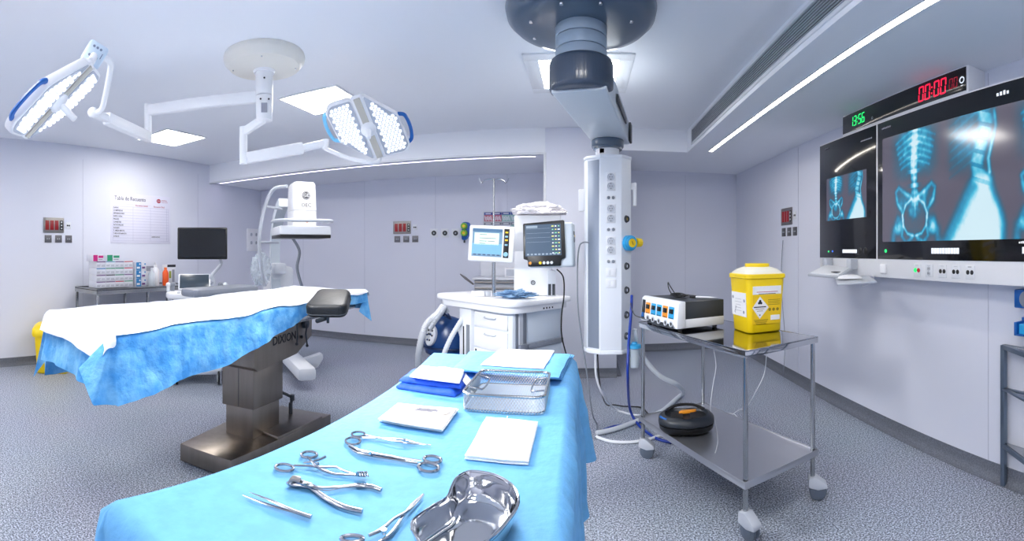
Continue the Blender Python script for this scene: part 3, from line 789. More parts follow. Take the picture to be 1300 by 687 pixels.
# kidney dish
kd = on(590, 652)
t = thing('kidney_dish', 'shiny steel kidney dish on the near end of the instrument table', 'kidney dish', kd)
outl = [on(*p, dz=.045) for p in ((525,683),(524,671),(534,661),(552,649),(567.7,639),(573,627),(579,615),(590,607),(603,605),(627,609.5),(647,620.5),(656.5,634),(656.5,649),(645.5,666),(627,687),(600,706),(565,712),(538,702))]
outl = catmull(outl, 5, closed=True); cc = sum(outl, V((0,0,0)))/len(outl)
verts = []; faces = []; rings_ = [(1.0,.048-.003),(1.02,.050),(1.005,.053),(.975,.049),(.93,.030),(.86,.012),(.76,.005),(.45,.003),(.15,.0028)]
# medial axis centre: shrink towards a bent spine so that the bean outline is kept
def shrink(p, f):
    u = [on(556,692), on(600,664), on(618,643)]
    best = min(((u[i].lerp(u[i+1], k/12)) for i in range(2) for k in range(13)), key=lambda q: (q-p).to_2d().length)
    s = 0; w = V((0,0,0))
    for i in range(2):
        for k in range(13):
            q = u[i].lerp(u[i+1], k/12); g = math.exp(-((q-p).to_2d().length/.085)**2)+1e-6; w += q*g; s += g
    best = w/s
    return best+(p-best)*f
N = len(outl)
for f, z in rings_:
    for p in outl: q = shrink(p, f); verts.append((q.x, q.y, ZT+.006+z))
for r in range(len(rings_)-1):
    for i in range(N): faces.append((r*N+i, r*N+(i+1)%N, (r+1)*N+(i+1)%N, (r+1)*N+i))
faces.append(tuple((len(rings_)-1)*N+i for i in range(N)))
base_i = len(verts)
for f, z in ((1.0,.045),(.95,.028),(.88,.008),(.78,.0)):
    for p in outl: q = shrink(p, f); verts.append((q.x, q.y, ZT+.006+z-.001))
for r in range(3):
    for i in range(N): faces.append((base_i+r*N+i, base_i+r*N+(i+1)%N, base_i+(r+1)*N+(i+1)%N, base_i+(r+1)*N+i))
faces.append(tuple(base_i+3*N+i for i in range(N)))
mb = MB(); mb.raw(verts, faces, recalc=False); bmesh.ops.recalc_face_normals(mb.bm, faces=mb.bm.faces[:]); mb.build('bowl', M_chrome, t, smooth=70)
mb = MB(); mb.tube([V((q.x,q.y,ZT+.058)) for q in [shrink(p,1.01) for p in outl]], .0028, seg=8, closed=True); mb.build('rolled_rim', M_chrome, t)

def ring(mb, pts, r=.0024, m=0): mb.tube(pts, r*1.3, seg=8, closed=True, smooth=5, m=m)
def ringpix(cx, cy, w, h, rot=0, z=.004):
    out = []
    for k in range(10):
        a = 2*pi*k/10; x, y = w/2*cos(a), h/2*sin(a); rr = radians(rot)
        out.append(on(cx+x*cos(rr)-y*sin(rr), cy+x*sin(rr)+y*cos(rr), z))
    return out
def path(*pp, z=.004): return [on(p[0], p[1], p[2] if len(p) > 2 else z) for p in pp]
def instrument(name, label, cat, origin, group=None): return thing(name, label, cat, on(*origin), group=group)
# 1 straight forceps, furthest
t = instrument('haemostatic_forceps', 'long straight scissor forceps lying furthest from the kidney dish', 'forceps', (490,556))
mb = MB(); mb.tube(path((460,556),(490,556.5),(515,559),(530,562.5),(547,565.5)), [.0032,.0028,.0036,.002,.0012], smooth=4, flat=.7); ring(mb, ringpix(448,560,19,9)); mb.build('blade', M_instr, t)
mb = MB(); mb.tube(path((463,552),(490,558,.008),(513,562,.008),(530,564,.004),(547,564.5)), [.0032,.0028,.0036,.002,.0012], smooth=4, flat=.7); ring(mb, ringpix(455,551.5,17,6.5)); mb.build('blade', M_instr, t)
mb = MB(); p = on(513,560.5,.006); mb.cyl(p, p+V((0,0,.006)), .004, seg=14); mb.build('pivot', M_chrome, t)
# 2 angled scissors
t = instrument('angled_scissors', 'long angled surgical scissors with finger rings to the right, below the straight forceps', 'scissors', (505,583))
mb = MB(); mb.tube(path((442,566),(452,573),(468,577),(500,583),(530,588)), [.002,.0052,.0058,.004,.0035], smooth=4, flat=.6); ring(mb, ringpix(544,593.5,26,11,5), .0029); mb.build('blade', M_instr, t)
mb = MB(); mb.tube(path((443,564,.008),(455,571,.010),(470,575,.010),(500,580,.009),(535,585,.005)), [.002,.0045,.005,.004,.0033], smooth=4, flat=.6); ring(mb, ringpix(549,583.5,22,8.5,5), .0029); mb.build('blade', M_instr, t)
mb = MB(); p = on(470,576.5,.010); mb.cyl(p, p+V((0,0,.006)), .004, seg=14); mb.build('pivot', M_chrome, t)
# 3 self-retaining retractor with prongs
t = instrument('toothed_retractor', 'surgical retractor with two finger rings and curved prongs at its right end', 'retractor', (405,592))
mb = MB(); mb.tube(path((373,591),(398,592,.008),(410,597,.006),(425,602),(445,603),(464,605)), [.0028,.0032,.0034,.0026,.0022], smooth=4, flat=.8); ring(mb, ringpix(361,594,23,9,4), .0027)
for k in range(4):
    x = 455+k*3.2; mb.tube([on(x,605-k*.2,.004), on(x-1,603.5,.016), on(x+1.5,602.5,.022), on(x+3,605,.021)], [1.3*q for q in [.0016,.0016,.001]], smooth=3)
mb.build('arm', M_instr, t)
mb = MB(); mb.tube(path((390,580),(398,588,.009),(405,593,.010),(425,593,.006),(437,598,.006),(452,603)), [.0028,.0032,.0034,.0026,.0022], smooth=4, flat=.8); ring(mb, ringpix(392.5,577.5,20,8,0), .0027)
mb.tube(path((398,586,.012),(407,583,.012),(413,580,.012)), [.002,.003,.0035], smooth=3)
for k in range(4):
    x = 454+k*3.4; mb.tube([on(x-2,603,.006), on(x-1,601,.018), on(x+1,599,.024), on(x+2,601,.022)], [1.3*q for q in [.0016,.0016,.001]], smooth=3)
mb.build('arm', M_instr, t)
mb = MB(); p = on(403,592,.008); mb.cyl(p, p+V((0,0,.008)), .0042, seg=14); mb.tube(path((385,588,.008),(397,586,.008)), .002); mb.build('ratchet', M_chrome, t)
# 4 rongeur
t = instrument('bone_rongeur', 'heavy bone rongeur with two spread curved handles below the toothed retractor', 'rongeur', (420,622))
mb = MB(); mb.tube(path((364,613),(372,614.5),(392,617),(402,624),(418,635),(438,644),(460,649)), [.003,.0085,.0078,.0062,.0068,.0062,.0055], smooth=5, flat=.75, seg=12); mb.build('handle', M_instr, t)
mb = MB(); mb.tube(path((370,609,.012),(378,610.5,.012),(393,616,.012),(405,619,.008),(430,618.5),(455,616.5),(472,618),(484,622)), [.004,.007,.0062,.003,.0035,.0056,.0058,.0048], smooth=5, flat=.75, seg=12); mb.build('handle', M_instr, t)
mb = MB(); p = on(388,616,.012); mb.cyl(p, p+V((0,0,.006)), .005, seg=16)
mb.tube([on(366,613.5,.010), on(372,607.5,.020), on(381,609,.020)], [1.3*q for q in [.0025,.006,.005]], smooth=3, flat=.6); mb.build('jaw', M_plate, t)
mb = MB(); mb.tube(path((398,620,.010),(415,622.5,.008),(432,620,.008)), .0012, smooth=4); mb.build('leaf_spring', M_instr, t)
# 5 tweezers
t = instrument('tweezers', 'fine pointed tweezers at the left edge of the instruments', 'tweezers', (350,641))
mb = MB(); mb.tube(path((308,628.5),(340,640.5),(370,649,.004),(395,656.5)), [.0008,.0035,.004,.0052], smooth=5, flat=.5, seg=8, up=None); mb.build('prong', M_instr, t)
mb = MB(); mb.tube(path((317,625,.006),(345,636,.010),(372,648,.008),(395,656,.006)), [.0008,.0035,.004,.0052], smooth=5, flat=.5, seg=8); mb.build('prong', M_instr, t)
# 6 clamp cut by the lower edge
t = instrument('curved_clamp', 'scissor clamp pointing up to the right beside the kidney dish', 'clamp', (500,660))
mb = MB(); mb.tube(path((537,627),(525,639),(512,655),(498,676),(480,690),(468,697)), [.0012,.0028,.003,.0042,.003,.003], smooth=4, flat=.8); ring(mb, ringpix(456,706,26,13,0), .0029); mb.build('blade', M_instr, t)
mb = MB(); mb.tube(path((538,628,.006),(520,647,.008),(500,659,.008),(485,672,.010),(468,680,.008)), [.0012,.0028,.0030,.0040,.003], smooth=4, flat=.8); ring(mb, ringpix(447,684.5,28,9,0), .0029); mb.build('blade', M_instr, t)
mb = MB(); p = on(487,677,.008); mb.cyl(p, p+V((0,0,.007)), .0048, seg=16); mb.build('pivot', M_chrome, t)

# folded cloths and packs
def soft_pack(mb, quad, h, layers=1, m=0, sag=.003, bev=.006, skew=.0, n=18, seed=0, edge=.01):
    q = [V(p) for p in quad]
    for L in range(layers):
        z0 = h*L/layers; z1 = h*(L+1)/layers*.985
        verts = []; faces = []
        off = V((random.uniform(-1,1), random.uniform(-1,1), 0))*skew
        for j in range(n+1):
            for i in range(n+1):
                u, v = i/n, j/n
                p = q[0].lerp(q[1], u).lerp(q[3].lerp(q[2], u), v)+off
                e = min(u, 1-u, v, 1-v)*n/2.2; k = min(1, e)
                z = z0+(z1-z0)*(.35+.65*sqrt(k) if k < 1 else 1)+noise.noise(V((p.x*14+seed, p.y*14, L*3.1)))*sag+noise.noise(V((p.x*50, p.y*50, seed)))*sag*.3
                p2 = p + V((noise.noise(V((p.x*9,p.y*9,seed)))*edge*.3, noise.noise(V((p.y*9,p.x*9,seed+4)))*edge*.3, 0))
                verts.append((p2.x, p2.y, q[0].z+z))
        idx = lambda i, j: j*(n+1)+i
        for j in range(n):
            for i in range(n): faces.append((idx(i,j), idx(i+1,j), idx(i+1,j+1), idx(i,j+1)))
        bd = [idx(i,0) for i in range(n)]+[idx(n,j) for j in range(n)]+[idx(n-i,n) for i in range(n)]+[idx(0,n-j) for j in range(n)]
        b0 = len(verts)
        for b in bd: verts.append((verts[b][0], verts[b][1], q[0].z+z0))
        for k in range(len(bd)): k2 = (k+1)%len(bd); faces.append((bd[k], b0+k, b0+k2, bd[k2]))
        faces.append(tuple(b0+k for k in range(len(bd)))[::-1])
        mb.raw(verts, faces, m=m, recalc=True)
    return mb
def pix_quad(z, *pts): return [atz(p[0], p[1], z) for p in pts]
z_ = ZT+.003
mb = MB(); q = pix_quad(z_, (590,583),(671,590),(683,539),(617,532.5)); soft_pack(mb, q, .014, layers=2, sag=.003, skew=.001, n=26, seed=2)
a, b = (q[0]+q[1])/2+V((-.012,0,.0165)), (q[3]+q[2])/2+V((-.012,0,.0165)); mb.tube([a, a.lerp(b,.5)+V((.004,0,.001)), b], .0015, smooth=4)
o = mb.build('gauze_pad', M_cloth, origin=q[0], smooth=70); tag(o, 'white folded gauze pad lying between the mesh tray and the kidney dish', 'gauze pad')
t = thing('paper_pouches', 'stack of white paper instrument pouches left of the mesh tray', 'paper pouches', on(530,532))
for k, (dx, dy) in enumerate(((0,0),(1,-1.5),(-1,-2.5))):
    mb = MB(); q = pix_quad(z_+k*.006, (481+dx,535+dy),(561+dx,549+dy),(581+dx,522+dy),(506+dx,515+dy)); soft_pack(mb, q, .007, sag=.0012, n=16, seed=k)
    o = mb.build('pouch', mat('pouch_paper',(238,235,232),.8,bump=.1,bscale=80), t, smooth=60)
mb = MB(); q = pix_quad(z_+.0205, (520,521),(566,526),(574,521),(530,517.5)); mb.raw(q, [(0,1,2,3)])
for k in range(4): a = q[0].lerp(q[3], .2+k*.2)+V((0,0,.001)); b = q[1].lerp(q[2], .2+k*.2)+V((0,0,.001)); mb.tube([a.lerp(b,.08), a.lerp(b,.6+.1*(k%3))], .0011, seg=4, m=1)
mb.build('printed_text', [mat('pouch_print_field',(232,228,226),.8), M_inkgrey], o)
# blue sterile packs with white folded towel on top
for k, (dz, qd) in enumerate(((0, ((503,493),(578,504),(600,487),(520,480))), (.022, ((507,484.5),(585,494),(596,480),(522,473))))):
    mb = MB(); q = pix_quad(z_+dz, *qd); soft_pack(mb, q, .021, layers=1, sag=.004, n=20, seed=5+k)
    o = mb.build('sterile_pack', M_bluepack, origin=q[0], smooth=60)
    tag(o, ['dark blue wrapped pack, lower of the two, on the instrument table', 'dark blue wrapped pack, upper of the two, under the white towel'][k], 'sterile pack', 'dark blue wrapped packs')
mb = MB(); q = pix_quad(z_+.046, (520,479),(583,487),(590,471),(533,466)); soft_pack(mb, q, .012, sag=.005, n=22, seed=9)
e = (q[1]+q[2])/2; vs = []; fs = []
for j in range(7):
    for i in range(5):
        p = q[1].lerp(q[2], i/4*.55+.0); vs.append((p.x+.012+.018*min(1,j/3)+.004*j, p.y-.004*j, p.z+.010-.009*j+.002*sin(i*2)))
for j in range(6):
    for i in range(4): fs.append((j*5+i, j*5+i+1, (j+1)*5+i+1, (j+1)*5+i))
mb.raw(vs, fs)
o = mb.build('folded_towel', M_cloth, origin=q[0], smooth=70); tag(o, 'white folded towel lying on the dark blue wrapped packs', 'towel')
# stack of folded blue drapes with white sheet at the far end
names = []
for k in range(3):
    mb = MB(); dz = k*.014; dx = -k*.6
    q = pix_quad(z_+dz, (573+k*1,471-k*.8),(713-k*2,483-k*1.0),(729-k*2,452-k*.5),(597+k,447))
    soft_pack(mb, q, .0135, sag=.002, n=20, seed=20+k)
    o = mb.build('folded_drape', M_drape, origin=q[0], smooth=60)
    tag(o, ['pale blue folded drape, lowest of three stacked at the far end of the instrument table', 'pale blue folded drape, middle one of three stacked at the far end', 'pale blue folded drape, topmost of three, under the white sheet'][k], 'folded drape', 'folded blue drapes stacked at the far end')
mb = MB(); q = pix_quad(z_+.044, (610,463.5),(690,468.5),(704,445.5),(636,443)); soft_pack(mb, q, .005, sag=.0015, n=16, seed=30)
o = mb.build('folded_sheet', M_sheet, origin=q[0], smooth=60); tag(o, 'square white folded sheet on top of the stacked blue drapes', 'sheet')

# ---------------------------------------------------------------- perforated steel tray
zb = ZT+.004; TB = [atz(*p, zb) for p in ((586,521),(691,527),(706,491),(610,487))]
# rectangle fitted to the base corners
o_ = TB[0]; xd = (TB[1]-TB[0]); xd.z = 0; Lx = xd.length; xd.normalize(); yd = V((-xd.y, xd.x, 0)); Ly = ((TB[3]-TB[0]).dot(yd)+(TB[2]-TB[1]).dot(yd))/2
Mt_ = FR((o_.x, o_.y, zb), xd, yd)
t = thing('mesh_tray', 'rectangular woven steel instrument tray with two drop handles', 'instrument tray', o_)
hT = .052
def rrect(L, W, r, z, n=6, inset=0):
    out = []
    for cx, cy, a0 in ((L-r,r,-90),(L-r,W-r,0),(r,W-r,90),(r,r,180)):
        for k in range(n+1): a = radians(a0+90*k/n); out.append((cx+(r-inset)*cos(a), cy+(r-inset)*sin(a), z))
    return out
mb = MB(Mt_); rim = rrect(Lx, Ly, .03, hT); mb.tube(rim, .0048, seg=8, closed=True); mb.tube(rrect(Lx, Ly, .03, .004, inset=.002), .003, seg=6, closed=True); mb.build('rim', M_steel, t)
per = rrect(Lx, Ly, .03, 0)
# resample perimeter evenly
P_ = [V(p) for p in per]+[V(per[0])]; segl = [(P_[i+1]-P_[i]).length for i in range(len(P_)-1)]; tot = sum(segl)
def per_at(s):
    s %= tot
    for i, l in enumerate(segl):
        if s <= l: return P_[i].lerp(P_[i+1], s/l if l else 0)
        s -= l
    return P_[-1].copy()
mb = MB(Mt_); ncell = int(tot/.0095); rows = 8
for k in range(ncell):
    for sgn in (1, -1):
        pts = [per_at((k+sgn*j*.5)*tot/ncell)+V((0,0,hT*j/rows)) for j in range(rows+1)]
        mb.tube([pts[0]]+pts[2:-1:2]+[pts[-1]], .0009, seg=4)
mb.build('woven_side', M_wire, t)
mb = MB(Mt_); g = .008; nx = int(Lx/g); ny = int(Ly/g)
for k in range(1, nx): mb.tube([(k*Lx/nx, .004, .002),(k*Lx/nx, Ly-.004, .002)], .0010, seg=3)
for k in range(1, ny): mb.tube([(.004, k*Ly/ny, .0035),(Lx-.004, k*Ly/ny, .0035)], .0010, seg=3)
mb.build('woven_base', M_wire, t)
for x, s in ((.006, 1), (Lx-.006, -1)):
    mb = MB(Mt_); c = Ly/2
    mb.tube([(x,c-.075,hT),(x+s*.03,c-.072,hT-.004),(x+s*.042,c-.06,hT-.008),(x+s*.045,c,hT-.01),(x+s*.042,c+.06,hT-.008),(x+s*.03,c+.072,hT-.004),(x,c+.075,hT)], .0032, smooth=3); mb.build('drop_handle', M_instr, t)
# ================================================================ steel trolley at right
TL = V((.393,3.254)); TFr = V((.794,2.183)); tdir = (TFr-TL).normalized(); tn = V((-tdir.y, tdir.x))      # tdir towards camera, tn to the right
if tn.x < 0: tn = -tn
LT, WT = (TFr-TL).length, .56
tang = atan2(tn.y, tn.x)
tc_ = TL+tdir*LT/2+tn*WT/2
MT = TR((tc_.x, tc_.y, 0), tang)      # local x = to the right wall side, local y = away from the camera
t = thing('instrument_trolley', 'two tier stainless steel trolley on grey castors carrying the yellow bin', 'trolley', (tc_.x, tc_.y, 0), tang)
def tray_top(z, lip, th_=.035):
    mb = MB(MT); hx, hy = WT/2, LT/2
    mb.bb((-hx,-hy,z-.006),(hx,hy,z))
    for a, b in (((-hx,-hy),(hx,-hy+.002)),((-hx,hy-.002),(hx,hy)),((-hx,-hy),(-hx+.002,hy)),((hx-.002,-hy),(hx,hy))):
        mb.bb((a[0],a[1],z-th_),(b[0],b[1],z+lip), bev=.0008)
    return mb
tray_top(ZT, .002).build('top_shelf', M_steeltop, t); tray_top(.285, .008, .03).build('lower_shelf', M_shelf, t)
for sx, sy in ((-1,-1),(1,-1),(1,1),(-1,1)):
    x, y = sx*(WT/2-.022), sy*(LT/2-.022)
    mb = MB(MT); mb.cyl((x,y,.12),(x,y,ZT-.006), .0135, seg=20); mb.build('leg', M_steel, t)
    p = MT @ V((x,y,0)); caster(p.x, p.y, t, rz={(-1,-1):-1.1,(1,-1):-.4,(1,1):.5,(-1,1):-.3}[(sx,sy)], r=.05)
# ---------------------------------------------------------------- electrosurgical unit
ew, ed, eh = .475, .37, .185
ecx = -WT/2+.01+ed/2; ecy = LT/2-.012-ew/2
p = MT @ V((ecx, ecy, ZT)); t = thing('electrosurgical_unit', 'white and dark electrosurgical generator with coloured socket panel on the trolley', 'electrosurgical unit', p, tang-pi/2)
MU = TR(p, tang-pi/2)     # local x along the front (towards the camera = +?), front faces -y
# local: x along trolley, -y faces the operating table
mb = MB(MU)
mb.bb((-ew/2,-ed/2,.018),(ew/2,ed/2,.075), bev=.006); mb.build('lower_housing', M_offw, t)
mb = MB(MU); mb.bb((-ew/2+.003,-ed/2+.05,.07),(ew/2-.003,ed/2,eh-.002), bev=.005); mb.build('cover', M_dkgrey, t)
mb = MB(MU); sidep = [(-ed/2,.018),(-ed/2+.065,.018),(-ed/2+.065,eh),(-ed/2+.03,eh+.004),(-ed/2+.012,eh-.012)]
MUy = MU @ FR((0,0,0),(0,1,0),(0,0,1))   # prism axis = local +x
mb.M = MUy; mb.prism(sidep, -ew/2-.004, ew/2+.004, bev=.006); mb.build('front_bezel', M_offw, t)
fpn = MU @ FR((0,-ed/2-.001+.0,.0),(1,0,0),(0,.10,1.0))
mb = MB(fpn); mb.box((-.005,.098,.0),(.445,.145,.004), bev=.001); mb.box((.03,.038,.001),(.34,.05,.004),m=0); panel = mb.build('front_panel', M_dkgrey, t)
cols = [M_orange, M_cyan, M_cyan, M_orange, M_cyan]
for k in range(5):
    x = -.145+k*.077
    mb = MB(fpn); mb.box((x,.105,.002),(.066,.088,.004), bev=.001); mb.box((x,.12,.006),(.045,.03,.008), bev=.003, m=1)
    for q in range(3): mb.box((x-.016+q*.016,.078,.0045),(.010,.006,.001), m=1)
    mb.build('socket_module', [cols[k], M_black], panel)
mb = MB(fpn); mb.box((-.205,.10,.004),(.04,.125,.008), bev=.002); mb.box((-.203,.06,.009),(.03,.03,.002), m=1); mb.box((-.203,.12,.009),(.028,.045,.002), m=2); mb.build('display', [M_black, M_blue, M_dkgrey], panel)
for x, y in ((-.13,.045),(-.06,.042),(.02,.042),(.105,.042),(.175,.042)):
    mb = MB(fpn); mb.lathe([(0,.004),(.012,.004),(.014,.010),(.018,.010),(.02,0)], (x,y,0), seg=20); mb.lathe([(0,.006),(.011,.006),(.011,.004)], (x,y,0), m=1, seg=16)
    mb.build('outlet', [M_ltgrey, M_black], panel)
for sx in (-1,1):
    for sy in (-1,1):
        mb = MB(MU); mb.cyl((sx*(ew/2-.04),sy*(ed/2-.05),.002),(sx*(ew/2-.04),sy*(ed/2-.05),.02), .016, seg=16); mb.build('foot', M_black, t)
# coiled black cable and white pencil on top
mb = MB(MU); zt = eh+.006; pts = []
for k in range(60):
    a = k*.62; r = .05+.018*sin(k*.37); pts.append((-.03+r*1.25*cos(a), .0+r*.7*sin(a), zt+.002+.012*(k/60)+.004*sin(k*1.3)))
mb.tube(pts, .0032, seg=6, smooth=3)
mb.tube([(-.11,-.01,zt+.01),(-.15,-.01,zt+.05),(-.14,-.02,zt+.09),(-.10,-.03,zt+.07),(-.05,-.02,zt+.02)], .0032, seg=6, smooth=6)
o = mb.build('coiled_cable', M_black, origin=MU@V((0,0,zt))); tag(o, 'coil of thin black cable lying on the electrosurgical unit', 'cable')
mb = MB(MU); mb.tube([(.12,.04,zt+.006),(.20,.10,zt+.006)], [.010,.008], seg=12, flat=.7); mb.tube([(.20,.10,zt+.006),(.235,.125,zt+.004)], [.006,.0015]); mb.tube([(.12,.04,zt+.006),(.085,.015,zt+.006)], [.010,.006],m=1)
o = mb.build('cautery_pencil', [M_offw, M_black], origin=MU@V((.12,.04,zt))); tag(o, 'white cautery pencil with black tail lying on the electrosurgical unit', 'cautery pencil')
# ---------------------------------------------------------------- yellow sharps bin
bf = atz(951, 424.5, ZT); 
p = V((1.055, 2.76, ZT)); rzb = radians(38)
bfl = atz(924.5,416.5,ZT); bfr = atz(994,420.5,ZT); 
e1 = (bfl-bf); e2 = (bfr-bf); rzb = (atan2(e2.y, e2.x)+atan2(e1.y,e1.x)-pi/2)/2
w1, w2 = .235, .225
cx = bf+V((cos(rzb),sin(rzb),0))*w1/2+V((-sin(rzb),cos(rzb),0))*w2/2
t = thing('sharps_bin', 'yellow sharps bin with white domed lid on the steel trolley', 'sharps bin', (cx.x,cx.y,ZT), rzb); MBn = TR((cx.x,cx.y,ZT), rzb)
def rsq(a, b, r, n=4):
    out = []
    for cx_, cy_, a0 in ((a-r,-b+r,-90),(a-r,b-r,0),(-a+r,b-r,90),(-a+r,-b+r,180)):
        for k in range(n+1): an = radians(a0+90*k/n); out.append((cx_+r*cos(an), cy_+r*sin(an)))
    return out
def loft(mb, secs, m=0, cap=True):
    vs = []; fs = []; n = len(secs[0][0])
    for poly, z in secs: vs += [(x, y, z) for x, y in poly]
    for r in range(len(secs)-1):
        for i in range(n): fs.append((r*n+i, r*n+(i+1)%n, (r+1)*n+(i+1)%n, (r+1)*n+i))
    if cap: fs.append(tuple(range(n))[::-1]); fs.append(tuple((len(secs)-1)*n+i for i in range(n)))
    mb.raw(vs, fs, m=m, recalc=True); return mb
A1, B1 = w1/2, w2/2; bh = .335
mb = MB(MBn); loft(mb, [(rsq(A1*.96,B1*.96,.03),.002),(rsq(A1,B1,.03),.008),(rsq(A1*1.03,B1*1.03,.03),.10),(rsq(A1*1.15,B1*1.15,.035),bh)])
body = mb.build('body', M_yellow, t, smooth=50)
mb = MB(MBn); loft(mb, [(rsq(A1*1.15,B1*1.15,.035),bh-.004),(rsq(A1*1.22,B1*1.22,.04),bh),(rsq(A1*1.22,B1*1.22,.04),bh+.022),(rsq(A1*1.17,B1*1.17,.04),bh+.026)]); mb.build('rim', M_yellow, t)
mb = MB(MBn); loft(mb, [(rsq(A1*1.15,B1*1.15,.04),bh+.02),(rsq(A1*1.13,B1*1.13,.05),bh+.032),(rsq(A1*.98,B1*.98,.06),bh+.052),(rsq(A1*.72,B1*.72,.06),bh+.066),(rsq(A1*.5,B1*.5,.05),bh+.07)]); mb.build('lid', mat('milky_lid',(246,243,226),.35), t, smooth=60)
mb = MB(MBn); mb.cyl((0,0,bh+.066),(0,0,bh+.088), .078, seg=36, bev=.004); mb.box((A1*1.0,.02,bh+.045),(.07,.03,.012),bev=.004); mb.build('lid_cap', M_yellow, t)
slope = .15*A1/bh*.75
def bface(side):   # 0: face with normal -y (right one), 1: face with normal -x (left one)
    if side == 0: return MBn @ FR((0,-B1*1.085-.001,bh*.5),(1,0,0),(0,-slope*1.0,1))
    return MBn @ FR((-A1*1.085-.001,0,bh*.5),(0,-1,0),(-slope*1.0,0,1))
f = bface(1); mb = MB(f); mb.box((.0,.005,.0),(.19,.145,.003)); 
for k in range(5): mb.box((-.01+.002*k,-.035+k*.018,.002),(.09-.01*(k%3),.0016,.001), m=1)
for x, y in ((-.075,.045),(.075,.03),(.065,-.04)): mb.lathe([(.004,.0025),(.010,.0025),(.010,.002)], (x,y,0), m=1, seg=12)
for a in (0,.5): mb.box((-.045,-.03,.002),(.05,.0015,.001), m=1, rz=.9+a)
mb.build('instruction_label', [M_paper, M_inkgrey], body)
f = bface(0); mb = MB(f); mb.box((.0,.095,.001),(.20,.05,.003)); mb.box((0,-.025,.0),(.20,.175,.002), m=2)
mb.text('INFECTIOSO', f@Matrix.Translation((-.085,.108,.003)), .017, m=3, bold=.01)
for k in range(2): mb.box((-.0,.085-k*.012,.003),(.15-.03*k,.003,.001), m=1 if k else 3)
mb.prism([(-.05,-.078),(.012,-.01),(-.05,.058),(-.112+.01,-.01)], .002, .004)
for q in range(3): a = 2*pi*q/3+pi/2; mb.lathe([(.004,.0052),(.008,.0052),(.008,.004)], (-.05+.008*cos(a), .022+.008*sin(a), 0), m=1, seg=12)
mb.box((-.05,-.006,.0045),(.085,.006,.001), m=1); mb.box((-.05,-.018,.0045),(.06,.003,.001), m=4); mb.box((-.05,-.03,.0045),(.04,.003,.001), m=4); mb.box((-.05,-.055,.0045),(.008,.006,.001), m=1)
mb.box((.06,-.075,.003),(.065,.03,.002))
for q in range(3): mb.lathe([(.006,.0025),(.010,.0025),(.010,.002)], (.02+q*.028,-.025,0), m=4, seg=12)
for q in range(4): mb.box((.05,.035-q*.010,.002),(.085,.003,.001), m=4); mb.box((-.04,-.085-q*.008+.0,.002),(.10-.01*q,.003,.001), m=4)
mb.build('hazard_label', [M_paper, M_ink, M_yelllab, M_red, mat('olive_ink',(150,125,20),.6)], body)
# ---------------------------------------------------------------- foot pedal on the lower shelf
pp = atz(870, 551, .29)+V((.02,.06,0)); t = thing('foot_pedal', 'black foot pedal with blue ring and orange mark on the lower trolley shelf', 'foot pedal', pp, radians(-8)); MF = TR(pp, radians(-8)) @ Matrix.Diagonal((1.04,1,.86,1))
def el(a, b, z, k=0, n=28): return ([(a*cos(2*pi*i/n)*(1+.08*cos(4*pi*i/n)), b*sin(2*pi*i/n)*(1+.08*cos(4*pi*i/n))) for i in range(n)], z)
def pe(a, b, z, k=0, n=40):
    out = []
    for i in range(n):
        t_ = 2*pi*i/n; e = 2/2.6; cx_, sy_ = cos(t_), sin(t_)
        x = a*math.copysign(abs(cx_)**e, cx_); y = b*math.copysign(abs(sy_)**e, sy_)
        out.append((x, y-k*(1-abs(x)/a)**2*0.02))
    return (out, z)
mb = MB(MF); loft(mb, [pe(.12,.09,.002),pe(.150,.115,.010),pe(.168,.130,.035),pe(.172,.133,.062,1),pe(.166,.128,.068,1)]); mb.build('base', M_black, t, smooth=60)
mb = MB(MF); loft(mb, [pe(.164,.126,.068,1),pe(.174,.134,.076,1),pe(.172,.132,.105,1),pe(.152,.116,.128,1),pe(.135,.10,.132,1),pe(.125,.090,.112,1),pe(.05,.04,.108,1)]); mb.build('pedal_shell', mat('dark_slate_rubber',(30,36,44),.4), t, smooth=50)
mb = MB(MF); mb.tube([(.165*cos(a), .127*sin(a), .118) for a in [pi*1.08+i*.06 for i in range(9)]], .008, seg=8); mb.build('blue_band', M_blue, t)
mb = MB(MF); mb.tube([(-.12,.06,.13),(-.05,.085,.158),(.05,.085,.158),(.12,.06,.13)], .011, smooth=5, seg=10); mb.build('carry_bar', M_black, t)
mb = MB(MF); mb.prism(rounded([(-.05,.0),(.06,.025),(.07,.05),(-.03,.035)],.012), .118, .140, bev=.004); mb.build('orange_mark', M_orange, t)
for s in (-1,1): mb = MB(MF); mb.box((s*.06,-.02,.118),(.075,.10,.016), bev=.006); mb.build('pedal', M_rubber, t)

# ================================================================ wall unit with X-ray screens
XC = 2.14; yE, yN = 3.824, .9
zv0, zv1, zl0 = 1.390, 2.435, 1.25
t = thing('xray_wall_unit', 'white wall cabinet along the right wall holding the X-ray screens and sockets', 'wall unit', (XC+.08, (yE+yN)/2, zl0))
mb = MB(); mb.bb((XC,yN,zl0),(XR-.001,yE,zv1+.012), bev=.004); cab = mb.build('cabinet', M_white, t)
mb = MB(); mb.bb((XC-.0,1.97-.01,zv1+.012),(XR-.001,3.42,ZS-.002), bev=.003); mb.build('clock_housing', M_white, t)
def face(name, y0, y1, z0, z1, m, parent, off=.004, label=None):    # y0 > y1: left to right seen from the room
    mb = MB(); mb.bb((XC-off,y1,z0),(XC-.0005,y0,z1), bev=.0015); o = mb.build(name, m, parent)
    if label: o['label'] = label
    return o
sp_ = face('small_screen', yE-.004, 2.925, zv0, zv1, M_blackgloss, t, label='black glass front of the small screen')
bs = face('large_screen', 2.905, yN+.01, zv0, zv1, M_blackgloss, t, label='black glass front of the large screen')
